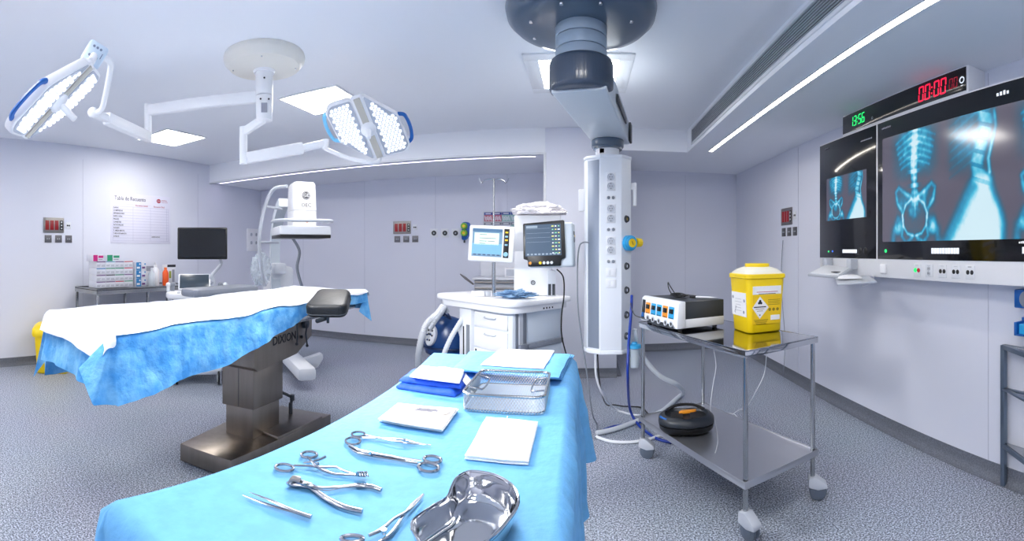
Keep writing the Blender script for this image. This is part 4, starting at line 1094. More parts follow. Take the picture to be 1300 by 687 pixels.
# films, coloured point by point like the picture on the screens
def film_mat():
    if 'film' in MATS: return MATS['film']
    m = bpy.data.materials.new('xray_picture'); m.use_nodes = True; nt = m.node_tree; b = nt.nodes['Principled BSDF']
    a = nt.nodes.new('ShaderNodeVertexColor'); a.layer_name = 'pic'
    b.inputs['Base Color'].default_value = (.02,.02,.025,1); b.inputs['Roughness'].default_value = .12
    nt.links.new(a.outputs['Color'], b.inputs['Emission Color']); b.inputs['Emission Strength'].default_value = FILM_ES
    MATS['film'] = m; return m
FILM_ES = .62
def sm(x, a, b): t_ = np.clip((x-a)/(b-a), 0, 1); return t_*t_*(3-2*t_)
def seg_d(U, Vv, p, q):
    px_, py_ = p; qx, qy = q; dx, dy = qx-px_, qy-py_; k = np.clip(((U-px_)*dx+(Vv-py_)*dy)/(dx*dx+dy*dy), 0, 1)
    return np.hypot(U-px_-k*dx, Vv-py_-k*dy)
def poly_d(U, Vv, pts):
    d = np.full_like(U, 9.)
    for a, b in zip(pts, pts[1:]): d = np.minimum(d, seg_d(U, Vv, a, b))
    return d
def fbm(U, Vv, s, seed):
    rng = np.random.RandomState(seed); out = 0; amp = 1
    for o in range(4):
        n = int(s*2**o)+2; g = rng.rand(n+1, n+1); x = np.clip(U, 0, .999)*n; y = np.clip(Vv, 0, .999)*n
        i, j = x.astype(int), y.astype(int); fx, fy = x-i, y-j; fx = fx*fx*(3-2*fx); fy = fy*fy*(3-2*fy)
        out = out+amp*((g[i,j]*(1-fx)+g[i+1,j]*fx)*(1-fy)+(g[i,j+1]*(1-fx)+g[i+1,j+1]*fx)*fy); amp *= .5
    return out/1.9
def film_front(U, Vv):       # spine from the front, ribs, pelvis; v up
    n = fbm(U, Vv, 10, 1); T = np.zeros_like(U)
    body = np.exp(-((U-.5)/.34)**4)*sm(Vv, .50, .62)*(.34+.3*n)*sm(1.03-Vv, 0, .05); T += body*np.exp(-((Vv-.86)/.26)**2)
    for s in (-1, 1):
        for k in range(6):
            y0 = .97-k*.055; pts = [(.5+s*x, y0+.03-.35*(x)**1.3+.00*k) for x in np.linspace(.05,.36-.02*k,8)]
            T += .22*np.exp(-(poly_d(U, Vv, pts)/.012)**2)
    sx = .5+.012*np.sin(Vv*7); w = .05+.02*(1-Vv)
    colm = np.exp(-(np.abs(U-sx)/w)**4)*sm(Vv, .30, .36)
    T += colm*(.42+.38*(np.cos(Vv*2*np.pi*16)*.5+.5)*(.4+.6*n)); T += .25*np.exp(-(np.abs(U-sx)/.012)**2)*sm(Vv,.2,.3)
    T += .25*np.exp(-(np.abs(U-sx)/(w*1.9))**4)*(np.cos(Vv*2*np.pi*8)>.6)*sm(Vv,.42,.46)
    for s in (-1, 1):
        wing = [(.5+s*.07,.40),(.5+s*.18,.44),(.5+s*.30,.50),(.5+s*.36,.46),(.5+s*.33,.36),(.5+s*.24,.28),(.5+s*.22,.20)]
        d = poly_d(U, Vv, wing); T += .45*np.exp(-(d/.022)**2)
        el_ = ((U-.5-s*.23)/.13)**2+((Vv-.38)/.10)**2; T += .28*np.exp(-el_**2)*(.5+n)
        brim = [(.5+s*.06,.38),(.5+s*.17,.33),(.5+s*.225,.24),(.5+s*.21,.14),(.5+s*.13,.07),(.5+s*.02,.05)]; T += .62*np.exp(-(poly_d(U,Vv,brim)/.015)**2)
        hip = ((U-.5-s*.31)/.085)**2+((Vv-.15)/.09)**2; T += .40*np.exp(-hip**2)*(.6+.8*n)
        fem = [(.5+s*.31,.13),(.5+s*.40,.09),(.5+s*.42,-.02)]; T += .38*np.exp(-(poly_d(U,Vv,fem)/.05)**2)
        isch = [(.5+s*.21,.14),(.5+s*.24,.05),(.5+s*.16,-.01),(.5+s*.05,.03)]; T += .35*np.exp(-(poly_d(U,Vv,isch)/.022)**2)
    sac = ((U-.5)/.11)**2+((Vv-.30)/.10)**2; T += .3*np.exp(-sac**2)*(.4+n)
    T += .16*n*np.exp(-((U-.5)/.3)**4)*sm(.5-Vv,0,.1)
    n2 = fbm(U, Vv, 28, 7); T *= .55+.45*n+.5*n2; return T
def film_side(U, Vv):
    n = fbm(U, Vv, 9, 3); T = np.zeros_like(U)
    sp = [(.66,1.02),(.70,.90),(.66,.80),(.60,.70),(.56,.60),(.58,.52),(.66,.44)]
    d = poly_d(U, Vv, sp)
    T += .30*np.exp(-((U-.42)/.26)**4)*sm(Vv,.46,.7)*(.4+.9*n)
    for k in range(7): T += .10*np.exp(-(np.abs(Vv-.98+k*.07-.35*(U-.3))/.012)**2)*(U<.6)*(U>.15)
    T += .34*np.exp(-(d/.095)**4)
    T += .30*np.exp(-(d/.075)**6)*(np.cos((Vv+.25*U)*2*np.pi*9)>-.55)
    back = [(.80,.98),(.82,.86),(.77,.74),(.72,.62),(.74,.52)]; T += .6*np.exp(-(poly_d(U,Vv,back)/.022)**2)*(.5+n)
    lo = .50-.44*(.5-np.clip(Vv,0,.5))/.5; hi = .78+.17*sm(.5-Vv, 0, .4)
    blob = sm(U, lo-.10, lo+.06)*sm(hi+.05-U, 0, .10)*sm(.54-Vv, 0, .08); T += .45*blob
    core = sm(U, lo+.05, lo+.24)*sm(hi-.02-U, 0, .10)*sm(.44-Vv, 0, .10); T += .75*core
    T *= .78+.2*n+.24*fbm(U, Vv, 24, 9); return T
def ramp(T):
    T = np.clip(T, 0, 1.1); xs = [0,.18,.4,.62,.85,1.1]
    cs = np.array([(92,88,104),(52,96,122),(24,138,182),(60,186,222),(160,224,244),(214,242,252)], float)
    s = np.stack([np.interp(T, xs, cs[:,k]) for k in range(3)], -1)/255
    return np.where(s <= .04045, s/12.92, ((s+.055)/1.055)**2.4)
def film(name, parent, y0, y1, z0, z1, parts, nx=170, nz=200, off=.0065):
    """y0 left edge, y1 right edge (seen from the room); parts = [(kind, ua, ub)] across the picture"""
    us = np.linspace(0,1,nx+1); vs = np.linspace(0,1,nz+1); U, W = np.meshgrid(us, vs, indexing='ij'); T = np.zeros_like(U)
    for fn, ua, ub in parts:
        x = (U-ua)/(ub-ua); msk = (x >= 0) & (x <= 1); T += np.where(msk, fn(np.clip(x,0,1), W), 0)
    colr = ramp(T)
    verts = [(XC-off, y0+(y1-y0)*u, z0+(z1-z0)*v) for u in us for v in vs]
    idx = lambda i, j: i*(nz+1)+j
    faces = [(idx(i,j), idx(i+1,j), idx(i+1,j+1), idx(i,j+1)) for i in range(nx) for j in range(nz)]
    R = root_matrix(parent).inverted()
    me = bpy.data.meshes.new(name); me.from_pydata([R @ V(v) for v in verts], [], faces)
    at_ = me.color_attributes.new('pic', 'FLOAT_COLOR', 'POINT')
    rgba = np.concatenate([colr.reshape(-1,3), np.ones((colr.size//3,1))], 1).astype(np.float32); at_.data.foreach_set('color', rgba.ravel())
    me.materials.append(film_mat()); o = bpy.data.objects.new(name, me); C.objects.link(o); o.parent = parent; return o
film('xray_picture', sp_, 3.69, 3.05, 1.725, 2.11, [(film_front, .02, .50), (film_side, .50, 1.0)], 130, 90)
film('xray_picture', bs, 2.837, 1.02, 1.52, 2.305, [(film_front, .045, .365), (film_side, .345, .665), (film_front, .665, .99)], 330, 170)
# buttons and indicator lights
def knobrow(parent, y, z, n, pitch, size, m, nm='buttons'):
    mb = MB()
    for k in range(n): mb.box((XC-.006, y-k*pitch, z), (.004, size[0], size[1]), bev=.0015)
    mb.build(nm, m, parent)
knobrow(sp_, 3.40, 1.45, 8, .028, (.024,.03), M_ledwhite); knobrow(bs, 2.28, 1.452, 10, .026, (.022,.038), M_ledwhite); knobrow(bs, 1.53, 1.455, 9, .026, (.022,.038), M_ledwhite)
for par, y, z, m, r in ((sp_,3.655,1.447,M_ledgreen,.009),(sp_,3.585,1.449,mat('blue_led',(20,40,160),.4,emit=(60,120,255),es=1.2),.008),(bs,2.80,1.452,M_ledgreen,.014),(sp_,3.15,1.45,M_black,.03),(sp_,3.07,1.45,M_black,.03)):
    M = wallR(y, z, XC-.004); mb = MB(M); mb.lathe([(0,.004),(r*.8,.004),(r,0)], (0,0,0), seg=18); mb.build('indicator_light' if r < .02 else 'dial', m, par)
def rtext(txt, y, z, size, m, parent, nm='lettering', **k):
    mb = MB(); mb.text(txt, wallR(y, z, XC-.0062), size, **k); return mb.build(nm, m, parent)
def tinymark(y, z, L_, h, m, parent):      # lettering too small to read in the photograph
    mb = MB()
    n = int(L_/(h*.75))
    for k in range(n): mb.box((XC-.0062, y-k*L_/n, z+(k%3-1)*h*.06), (.001, L_/n*.62, h*(.6+.25*((k*7)%3)/2)))
    mb.build('maker_mark', m, parent)
tinymark(3.13, 2.345, .16, .014, M_inkgrey, sp_); tinymark(3.72, 2.39, .07, .012, M_inkgrey, sp_); tinymark(2.84, 2.385, .11, .018, M_inkgrey, bs); tinymark(1.72, 2.375, .10, .03, M_ledwhite, bs); tinymark(1.56, 1.50, .10, .016, M_ledwhite, bs)
# clock strip
ck = thing('digital_clock_panel', 'long black wall clock showing 13:56 in green and 00:00 in red', 'digital clock', (XC, 2.69, 2.545))
mb = MB(); mb.bb((XC-.006,1.975,zv1+.024),(XC-.0005,3.41,ZS-.012), bev=.002); mb.build('panel', M_blackgloss, ck)
for nm, s_, y, z, h, m in (('time_digits','13:56',3.29,2.495,.080,M_ledgreen),('timer_digits','00:00',2.425,2.482,.104,M_ledred),('seconds_digits','00',2.125,2.497,.066,M_leddim)):
    mb = MB(); seven(mb, s_, wallR(y, z, XC-.0072), h, gap=.22); mb.build(nm, m, ck)
mb = MB(); M = wallR(2.008, 2.53, XC-.007); mb.lathe([(.014,.0),(.014,.002),(.022,.002),(.022,0)], (0,0,0), M=M, seg=20); mb.box((0,-.034,0),(.02,.004,.002), M=M)
mb.build('clock_symbol', M_ledwhite, ck)
mb = MB(); M = wallR(2.97, 2.50, XC-.007); mb.lathe([(.007,.0),(.007,.002),(.011,.002),(.011,0)], (0,0,0), M=M, seg=16); mb.build('clock_symbol', M_grey, ck)
# socket plates in the white ledge
def ledge_plate(y, kind):
    M = wallR(y, 1.318, XC-.0005); mb = MB(M); mb.box((0,0,.003),(.075,.085,.006), bev=.003)
    ms = [M_offw, M_black, M_ledgreen, M_red, M_ltgrey]
    if kind == 'gr':
        mb.lathe([(0,.012),(.012,.012),(.016,.006)], (-.017,0,0), m=2, seg=20); mb.lathe([(0,.012),(.012,.012),(.016,.006)], (.017,0,0), m=3, seg=20)
    elif kind == 'usb':
        for yy in (-.018,.014): mb.lathe([(.008,.006),(.008,.009),(.014,.009),(.014,.006)], (0,yy,0), m=4, seg=16); mb.box((0,yy,.0075),(.008,.004,.003), m=1)
    else:
        for xx in (-.017,.017): mb.lathe([(0,.0072),(.0125,.0072),(.0145,.006)], (xx,0,0), m=1, seg=20)
    mb.box((0,.034,.0062),(.03,.003,.001), m=1 if kind == 'p2' else 4)
    mb.build('socket_plate', ms, cab)
for px, k in ((1165,'gr'),(1180,'usb'),(1197,'p'),(1214,'p'),(1232,'p2')):
    ledge_plate(XC/tan(az(px)), k)
M = wallR(XC/tan(az(1123)), 1.315, XC-.0005); mb = MB(M); mb.box((0,0,.012),(.07,.075,.024), bev=.02, seg=4); mb.build('door_bell', M_white, cab)
# keyboard tray and mouse tray on the ledge
kq = [V((2.10,3.66,1.325)), V((1.80,3.43,1.262)), V((1.86,3.02,1.258)), V((2.10,3.20,1.315))]
t = thing('keyboard_tray', 'grey and white swing out keyboard tray below the small X-ray screen', 'keyboard tray', (2.12,3.4,1.32))
mb = MB(); mb.slab(kq, .022, bev=.005); mb.build('tray', M_ltgrey, t)
ki = sum(kq, V((0,0,0)))/4; kk = [ki+(p-ki)*.9+V((0,0,.007)) for p in kq]
mb = MB(); mb.slab(kk, .010, bev=.003)
mb.build('keyboard', M_offw, t)
c = kk[1].lerp(kk[2], .75).lerp(kk[3], .25)+V((0,0,.004)); mb = MB(); mb.box(c, (.05,.06,.004), rz=.3); mb.build('touchpad', M_ink, t)
for y in (3.62,3.22): mb = MB(); mb.bb((2.07,y-.035,1.30),(2.139,y+.035,1.385), bev=.006); mb.build('bracket', M_ltgrey, t)
mq = [V((1.87,3.10,1.245)), V((1.74,2.86,1.215)), V((1.98,2.70,1.235)), V((2.11,2.98,1.262))]
mb = MB(); mb.slab(mq, .016, bev=.005); mt = mb.build('mouse_shelf', M_ltgrey, t)
mi = mq[0].lerp(mq[1], .5).lerp(mq[2].lerp(mq[3], .5), .38)+V((0,0,.008)); mb = MB(TR(mi, -.5)); mb.ball((0,0,0), (.095,.052,.032)); bmesh.ops.bisect_plane(mb.bm, geom=mb.bm.verts[:]+mb.bm.edges[:]+mb.bm.faces[:], plane_co=mi, plane_no=(0,0,-1), clear_outer=True)
m_ = mb.build('computer_mouse', M_white, origin=mi); tag(m_, 'white computer mouse on the small shelf beside the keyboard tray', 'computer mouse')
mb = MB(); mb.tube([(2.08,2.97,1.25),(2.0,2.90,1.20),(1.95,2.84,1.19),(1.97,2.78,1.21),(2.06,2.85,1.25),(2.10,2.95,1.28)], .0025, smooth=6, seg=6); o = mb.build('mouse_cable', M_white, origin=(2.08,2.97,1.25)); tag(o, 'thin white looped cable hanging by the mouse shelf', 'cable')

# ================================================================ wall plates
def alarm_panel(M, label, socket=True):
    """brushed plate with three red displays and a column of keys, small double socket and three switch plates below"""
    p0 = M.translation
    t = thing('alarm_panel', label, 'alarm panel', p0)
    mb = MB(M); mb.box((0,0,.004),(.30,.20,.008), bev=.003)
    for x, y in ((-.14,.09),(.14,.09),(-.14,-.09),(.14,-.09)): mb.lathe([(0,.010),(.004,.010),(.005,.008)], (x,y,0), m=1, seg=8)
    mb.build('faceplate', [M_plate, M_chrome], t)
    for k in range(3):
        mb = MB(M); mb.box((-.095+k*.068,0,.009),(.052,.125,.004), bev=.001); mb.build('red_display', mat('dark_red_window',(110,12,18),.3,emit=(150,14,24),es=.25), t)
    mb = MB(M); mb.box((.112,0,.009),(.045,.125,.004), bev=.001)
    for y in (-.04,0,.04): mb.box((.112,y,.012),(.018,.02,.003), m=1)
    mb.build('key_column', [M_black, M_offw], t)
    mb = MB(M @ Matrix.Translation((.215,0,0))); mb.box((0,0,.003),(.075,.085,.006), bev=.002)
    for x in (-.013,.013): mb.lathe([(0,.0068),(.011,.0068),(.012,.006)], (x,0,0), m=1, seg=14)
    mb.build('jack_plate', [M_offw, M_black], t)
    for k in range(3):
        mb = MB(M @ Matrix.Translation((-.08+k*.15,-.18,0))); mb.box((0,0,.004),(.098,.098,.008), bev=.002)
        for x in (-.014,.014): mb.lathe([(0,.010),(.007,.010),(.008,.008)], (x,0,0), m=1, seg=10)
        mb.build('switch_plate', [mat('graphite_plate',(112,112,116),.4,.7), M_ltgrey], t)
pp = atX(999, 275, XR); alarm_panel(wallR(pp.y, pp.z), 'brushed alarm panel with red displays on the right wall behind the trolley')
pp = atX(68, 286, XL); alarm_panel(wallL(pp.y, pp.z), 'brushed alarm panel with red displays on the left wall above the yellow bin')
pp = atY(510.5, 289, YB); alarm_panel(wallB(pp.x, pp.z), 'brushed alarm panel with red displays on the back wall left of the gas outlets')
# cable hanging from the right wall panel, and white cable on the floor
pp = atX(995, 305, XR)
mb = MB(); a = V((XR-.01, pp.y, pp.z)); mb.tube([a, a+V((-.01,.02,-.3)), a+V((-.01,0,-.7)), (2.27,a.y-.1,.4), (2.2,a.y-.2,.03)], .004, smooth=6, seg=6)
o = mb.build('wall_cable', M_grey, origin=a); tag(o, 'thin grey cable running down the right wall from the switch plates', 'cable')

# ================================================================ right edge: steel frame table and glove holders
LX = 2.24
t = thing('steel_side_table', 'dark square tube steel table at the right edge of the room', 'side table', (2.0,1.5,0))
x1, x0, ya, yb_ = 2.25, 1.83, 1.78, .95
for x, y in ((x1,ya),(x0,ya-.0),(x1,yb_),(x0,yb_)):
    pass
M_tub = mat('blued_steel_tube', (120,134,150), .3, .85)
fx = [(2.255,1.80),(2.255,1.02),(1.86,1.02),(1.86,1.44)]
legs2 = [(2.26,1.785),(2.26,1.0),(1.98,1.0),(1.98,1.50)]
legs2 = [(2.262,1.775),(2.262,1.0),(2.06,1.0),(2.10,1.40)]
for x, y in legs2[:]:
    mb = MB(); mb.box((x,y,.435),(.032,.032,.87), bev=.003); mb.build('leg', M_tub, t)
for z, nm in ((.86,'top_rail'),(.60,'middle_rail'),(.25,'lower_rail')):
    mb = MB(); P4 = legs2
    for a, b in zip(P4, P4[1:]+P4[:1]):
        A_, B_ = V((a[0],a[1],z)), V((b[0],b[1],z)); boxbeam(mb, A_, B_, .028, .028 if z != .6 else .012, bev=.002)
    mb.build(nm, M_tub, t)
for z in (.866,.262):
    mb = MB(); mb.prism(legs2, z, z+.006); mb.build('shelf', M_steel, t)
for z, label, k in ((1.155,'upper blue glove box holder on the right wall under the X-ray unit',0), (1.005,'lower blue glove box holder on the right wall above the steel side table',1)):
    h = .115 if k == 0 else .10; y0 = (XR-.09)/tan(az(1287)); zc = E-((377 if k==0 else 412)-PY0)*(XR/sin(az(1290)))/FP
    t = thing('glove_box_holder', label, 'glove box holder', (XR-.05, y0-.15, zc))
    mb = MB()
    if k == 0: mb.bb((XR-.09,y0-.28,zc-.055),(XR-.001,y0,zc+.055), bev=.008)
    else:
        mb.bb((XR-.012,y0-.28,zc-.05),(XR-.001,y0,zc+.05), bev=.003); mb.bb((XR-.09,y0-.28,zc-.05),(XR-.001,y0,zc-.04), bev=.003); mb.bb((XR-.09,y0-.02,zc-.05),(XR-.001,y0,zc+.03), bev=.003)
    mb.build('holder', M_blue, t)
    mb = MB()
    if k == 0: mb.lathe([(0,.004),(.045,.004),(.05,0)], (0,0,0), M=wallR(y0-.09, zc, XR-.09), seg=24); mb.build('opening', M_grey, t)
    else: mb.bb((XR-.08,y0-.27,zc-.039),(XR-.014,y0-.03,zc+.02), bev=.004); mb.build('glove_box', M_cyan, t)
# ================================================================ left wall: poster
pa, pb = atX(140,245,XL), atX(216,311,XL)
y0, y1, z1, z0 = pa.y, pb.y, 2.28, 1.565; PW, PH = y1-y0, z1-z0
t = thing('count_poster', 'white wall chart headed Tabla de Recuento with a ruled table on the left wall', 'poster', (XL, (y0+y1)/2, z0))
MPo = wallL(y0, z0)                                  # local x right, y up from lower left corner
mb = MB(MPo); mb.bb((0,0,.001),(PW,PH,.006), bev=.001); mb.build('sheet', mat('poster_white',(226,226,242),.35,coat=.3), t)
mb = MB(MPo)
yT, yBt = PH-.19, .035; nr = 12; rh = (yT-yBt)/nr
for k in range(nr+1): mb.box((PW/2, yT-k*rh, .0065), (PW-.08, .0025, .001))
for x in (.04, .385, .70, PW-.04, PW-.075): mb.box((x, (yT+yBt)/2, .0065), (.0025, yT-yBt, .001))
mb.box((.38,PH-.155,.0065),(.67,.002,.001)); mb.build('ruled_lines', mat('rule_ink',(170,170,196),.6), t)
mb = MB(MPo); mb.text('Tabla de Recuento', MPo.inverted() @ MPo @ Matrix.Translation((.065,PH-.075,.0065)), .082, bold=.004, sx=.88)
for k, s in enumerate(('GASAS','COMPRESAS','SEPARADORES','DISECCIÓN','PINZAS','CANISTER','ACUCHILLAS','AGUJAS','T. MESA MAYO','T. MESA INSTRUMENTISTA','OTROS')):
    mb.text(s, Matrix.Translation((.048, yT-(k+.5)*rh, .0065)), .03 if len(s) < 20 else .026, bold=.014, sx=.95 if len(s) < 14 else .72)
mb.text('ALMOHADAS', Matrix.Translation((.72, yT-10.5*rh, .0065)), .026, bold=.012)
mb.build('lettering', M_ink, t)
mb = MB(MPo); mb.text('Recuento Inicial', Matrix.Translation((.43, PH-.165, .0065)), .034, bold=.008); mb.text('Recuento Final', Matrix.Translation((.76, PH-.165, .0065)), .034, bold=.004)
mb.M = MPo; mb.lathe([(0,.008),(.034,.008),(.036,.006)], (0,0,0), M=Matrix.Translation((.855,PH-.075,0)) @ Matrix.Diagonal((1.15,.85,1,1)), seg=24)
mb.text('HOSPITAL', Matrix.Translation((.905, PH-.065, .0065)), .024, bold=.004); mb.text('CIUDAD DE TELDE', Matrix.Translation((.905, PH-.09, .0065)), .014)
mb.build('red_lettering', M_inkred, t)
mb = MB(MPo); mb.text('ICOT', Matrix.Translation((.823, PH-.076, .0085)), .03, bold=.012); mb.build('logo_lettering', M_offw, t)
# socket panel near the corner of the left recess
t = thing('wall_socket_panel', 'white socket panel on the left wall in the corner behind the imaging machine', 'socket panel', (XL, 6.5, 1.65)); M = wallL(6.47, 1.655)
mb = MB(M); mb.box((0,0,.012),(.36,.41,.024), bev=.008); pn_ = mb.build('panel', M_white, t)
for x, y in ((-.08,-.05),(.06,-.05),(-.08,.10),(.06,.10)):
    q = socket_pair(M @ Matrix.Translation((x,y,.022)), .9); q.build('power_socket', [M_offw, M_ltgrey, M_black], pn_)

# ================================================================ steel side table on the left with boxes and bottles
ZL = .97
t = thing('steel_side_table', 'low steel side table against the left wall holding boxes and bottles', 'side table', (-5.2, 3.6, 0))
mb = MB(); x0, x1, ya, yb_ = -5.5, -4.92, 2.85, 4.42
mb.bb((x0,ya,ZL-.008),(x1,yb_,ZL))
for a, b in (((x0,ya,0),(x1,ya+.003,0)),((x0,yb_-.003,0),(x1,yb_,0)),((x0,ya,0),(x0+.003,yb_,0)),((x1-.003,ya,0),(x1,yb_,0))): mb.bb((a[0],a[1],ZL-.055),(b[0],b[1],ZL+.012))
mb.build('table_top', M_steel, t)
for x in (x0+.02, x1-.02):
    for y in (ya+.02, yb_-.02, (ya+yb_)/2): mb = MB(); mb.box((x,y,ZL/2-.03),(.03,.03,ZL-.06), bev=.003); mb.build('leg', M_steel, t)
mb = MB(); mb.bb((x0+.02,ya+.02,.25),(x1-.02,yb_-.02,.258)); mb.build('lower_shelf', M_steel, t)
M_label = {'p':mat('violet_print',(110,70,130),.5),'g':mat('green_print',(40,150,110),.5),'r':mat('red_print',(190,50,70),.5),'b':mat('blue_print',(50,130,190),.5),'t':mat('teal_print',(90,160,190),.5),'k':M_ink}
M_box = mat('suture_box_white',(222,224,232),.55)
colr = ['pprg','pkgp','bggr','ptpr','btkr']
rowname = ['bottom','second','third','top']
bxw, bxh = .138, .084
protos = {}
for r in range(4):
    for c in range(4):
        y = 2.93+c*(bxw+.002); z = ZL+.0125+r*(bxh+.0015); x = -5.17
        k = colr[r][c]
        M = wallL(y, z, x+.10)
        mb = MB(M); mb.bb((0,0,-.20),(bxw,bxh,0), bev=.002)
        mb.bb((.002,bxh-.014,0),(bxw-.002,bxh-.003,.001), m=1); mb.bb((.01,.02,0),(.05,.026,.001), m=2); mb.bb((.01,.034,0),(.065,.038,.001), m=2)
        for q in range(4): mb.bb((.082+q*.012,.014,0),(.086+q*.012,.04,.001), m=2)
        o = mb.build('suture_box', [M_box, M_label[k], M_inkgrey], origin=(x, y+bxw/2, z))
        cn = {'p':'violet','g':'green','r':'red','b':'blue','t':'teal','k':'black'}[k]
        tag(o, f'white suture box with {cn} stripe, {rowname[r]} row, {["leftmost","second","third","rightmost"][c]} of its row on the side table', 'box', 'stacked white suture boxes')
for y0_, w_, m_, nm, lab in ((2.885,.15,mat('magenta_print',(205,40,130),.5),'box','magenta and white box lying on top of the suture boxes at left'),(3.09,.19,M_label['g'],'box','green and white box lying on top of the suture boxes')):
    z = ZL+.0125+4*(bxh+.0015)
    M = wallL(y0_, z, -5.07); mb = MB(M); mb.bb((0,0,-.18),(w_,.078,0), bev=.002); mb.bb((.0,.0,0),(w_*.42,.078,.001), m=1); mb.bb((w_*.5,.04,0),(w_*.97,.07,.001), m=1); mb.bb((w_*.5,.015,0),(w_*.9,.024,.001), m=2)
    o = mb.build('dressing_box', [M_box, m_, M_inkgrey], origin=(-5.16,y0_+w_/2,z)); tag(o, lab, 'box')
# blue and white box stacks
for r in range(3):
    for c in range(2):
        y = 3.52+c*.085; z = ZL+.0125+r*.108; M = wallL(y, z, -5.04); mb = MB(M); mb.bb((0,0,-.14),(.08,.105,0), bev=.002)
        mb.bb((.0,.0 if c == 0 else .07,0),(.08 if c == 0 else .08,.105,.001), m=1 if c == 0 else 0); mb.bb((.01,.02,.001),(.06,.045,.002), m=2 if c else 3); mb.lathe([(0,.0025),(.012,.0025),(.012,.001)], (.058,.08,0), m=1 if c else 3, seg=12)
        o = mb.build('glove_box', [M_box, M_label['b'], M_label['p'], M_paper], origin=(-5.1,y+.04,z))
        tag(o, f'{["blue","white"][c]} fronted small box, {["bottom","middle","top"][r]} of the {["left","right"][c]} stack beside the suture boxes', 'box', 'small blue and white boxes')
def bottle(name, label, y, x, prof, mats, cat='bottle', capn=None, lab=None, capm=None, pump=False):
    t = thing(name, label, cat, (x, y, ZL+.001)); M = Matrix.Translation((x,y,ZL+.001))
    mb = MB(M); mb.lathe(prof, seg=24); mb.build('bottle_body', mats, t)
    top = prof[-1][1] if not pump else prof[-1][1]
    r = prof[-2][0]
    mb = MB(M); mb.cyl((0,0,top-.002),(0,0,top+.03), r*1.15, seg=20, bev=.002)
    if pump: mb.cyl((0,0,top+.03),(0,0,top+.055), .006, seg=10); mb.tube([(0,0,top+.055),(.03,-.02,top+.055),(.045,-.03,top+.045)], .006)
    mb.build('cap', capm, t)
    if lab:
        mb = MB(M); a0 = -1.5; vs = []; fs = []; R_ = prof[1][0]+.001
        for k in range(13):
            a = -.3+(-1.7)+k*.24; 
            for z in lab: vs.append((R_*cos(a+1.9), R_*sin(a+1.9), z))
        for k in range(12): fs.append((2*k,2*k+2,2*k+3,2*k+1))
        mb.raw(vs, fs); mb.build('bottle_label', M_paper, t)
    return t
bottle('saline_bottle','clear plastic saline bottle between the blue boxes and the white bottle',3.79,-5.06,[(.0,0),(.045,.004),(.047,.02),(.047,.17),(.03,.205),(.014,.22),(.0,.22)][0:6]+[(0,.22)],M_clear,lab=(.06,.13),capm=M_ltgrey)
bottle('pump_bottle','tall white pump bottle behind the orange bottle on the side table',3.90,-5.12,[(0,0),(.052,.004),(.054,.02),(.054,.21),(.035,.245),(.02,.26),(0,.26)],M_offw,capm=M_white,pump=True)
bottle('antiseptic_bottle','bright orange antiseptic bottle on the side table',4.00,-5.02,[(0,0),(.04,.004),(.043,.02),(.043,.18),(.03,.21),(.018,.225),(0,.225)],mat('orange_liquid',(228,84,20),.3),capm=mat('orange_cap',(235,110,40),.35))
M = wallL(4.08, ZL+.0005, -5.08); mb = MB(M); mb.bb((0,0,-.12),(.15,.29,0), bev=.002); mb.bb((0,.255,0),(.15,.29,.001), m=1); mb.bb((.03,.10,0),(.07,.20,.001), m=2); mb.bb((.085,.04,0),(.13,.22,.001), m=3)
o = mb.build('tall_box', [M_box, M_ink, mat('olive_print',(150,160,60),.5), M_inkgrey], origin=(-5.14,4.15,ZL)); tag(o, 'tall white box with dark top edge right of the orange bottle', 'box')
M = wallL(3.83, ZL+.0005, -5.28); mb = MB(M); mb.bb((0,0,-.1),(.16,.27,0), bev=.002); mb.bb((0,.2,0),(.16,.27,.001), m=1)
o = mb.build('tall_box', [M_box, M_inkgrey], origin=(-5.33,3.91,ZL)); tag(o, 'tall box with grey top standing behind the white pump bottle', 'box')

# ================================================================ yellow waste bin
p = V((-5.13,2.36,0)); t = thing('waste_bin', 'yellow clinical waste bin on the floor left of the operating table', 'waste bin', p, .0); M = TR(p, radians(62))
mb = MB(M); loft(mb, [(rsq(.17,.15,.04),.0),(rsq(.185,.165,.04),.015),(rsq(.215,.195,.04),.46)]); mb.build('body', M_yellow, t, smooth=50)
mb = MB(M); loft(mb, [(rsq(.235,.215,.05),.44),(rsq(.245,.225,.05),.47),(rsq(.24,.22,.05),.53),(rsq(.19,.17,.06),.57),(rsq(.17,.15,.06),.575)]); mb.build('lid', M_yellow, t, smooth=50)
mb = MB(M); mb.box((0,-.19,.3),(.14,.02,.12), bev=.008); mb.build('label_panel', M_yelllab, t)

# ================================================================ ultrasound machine
def facing(px): return -az(px)
p = atd(250, 319, 5.35); p.z = 0; rzu = facing(250); t = thing('ultrasound_machine', 'white ultrasound machine with large black monitor behind the operating table', 'ultrasound machine', p, rzu); M = TR(p, rzu)
mb = MB(M); mb.bb((-.27,-.32,.10),(.27,.36,.24), bev=.05); mb.build('base', M_white, t)
mb = MB(M); mb.bb((-.17,-.12,.22),(.17,.30,.86), bev=.04); mb.build('body', M_white, t)
for sx, sy in ((-.24,-.3),(.26,-.3),(-.24,.32),(.24,.32)):
    mb = MB(M); 
    for s in (-1,1): mb.cyl((sx+s*.012,sy,.075),(sx+s*.035,sy,.075), .075, seg=28, bev=.01); mb.cyl((sx+s*.03,sy,.075),(sx+s*.038,sy,.075), .045, m=1, seg=24)
    mb.build('wheel', [M_rubber, M_offw], t)
mb = MB(M); mb.prism(rounded([(-.31,-.33),(.25,-.38),(.33,-.10),(.28,.12),(-.26,.12),(-.36,-.12)], .08), .93, .99, bev=.015); co_ = mb.build('console', M_white, t)
mb = MB(M); 
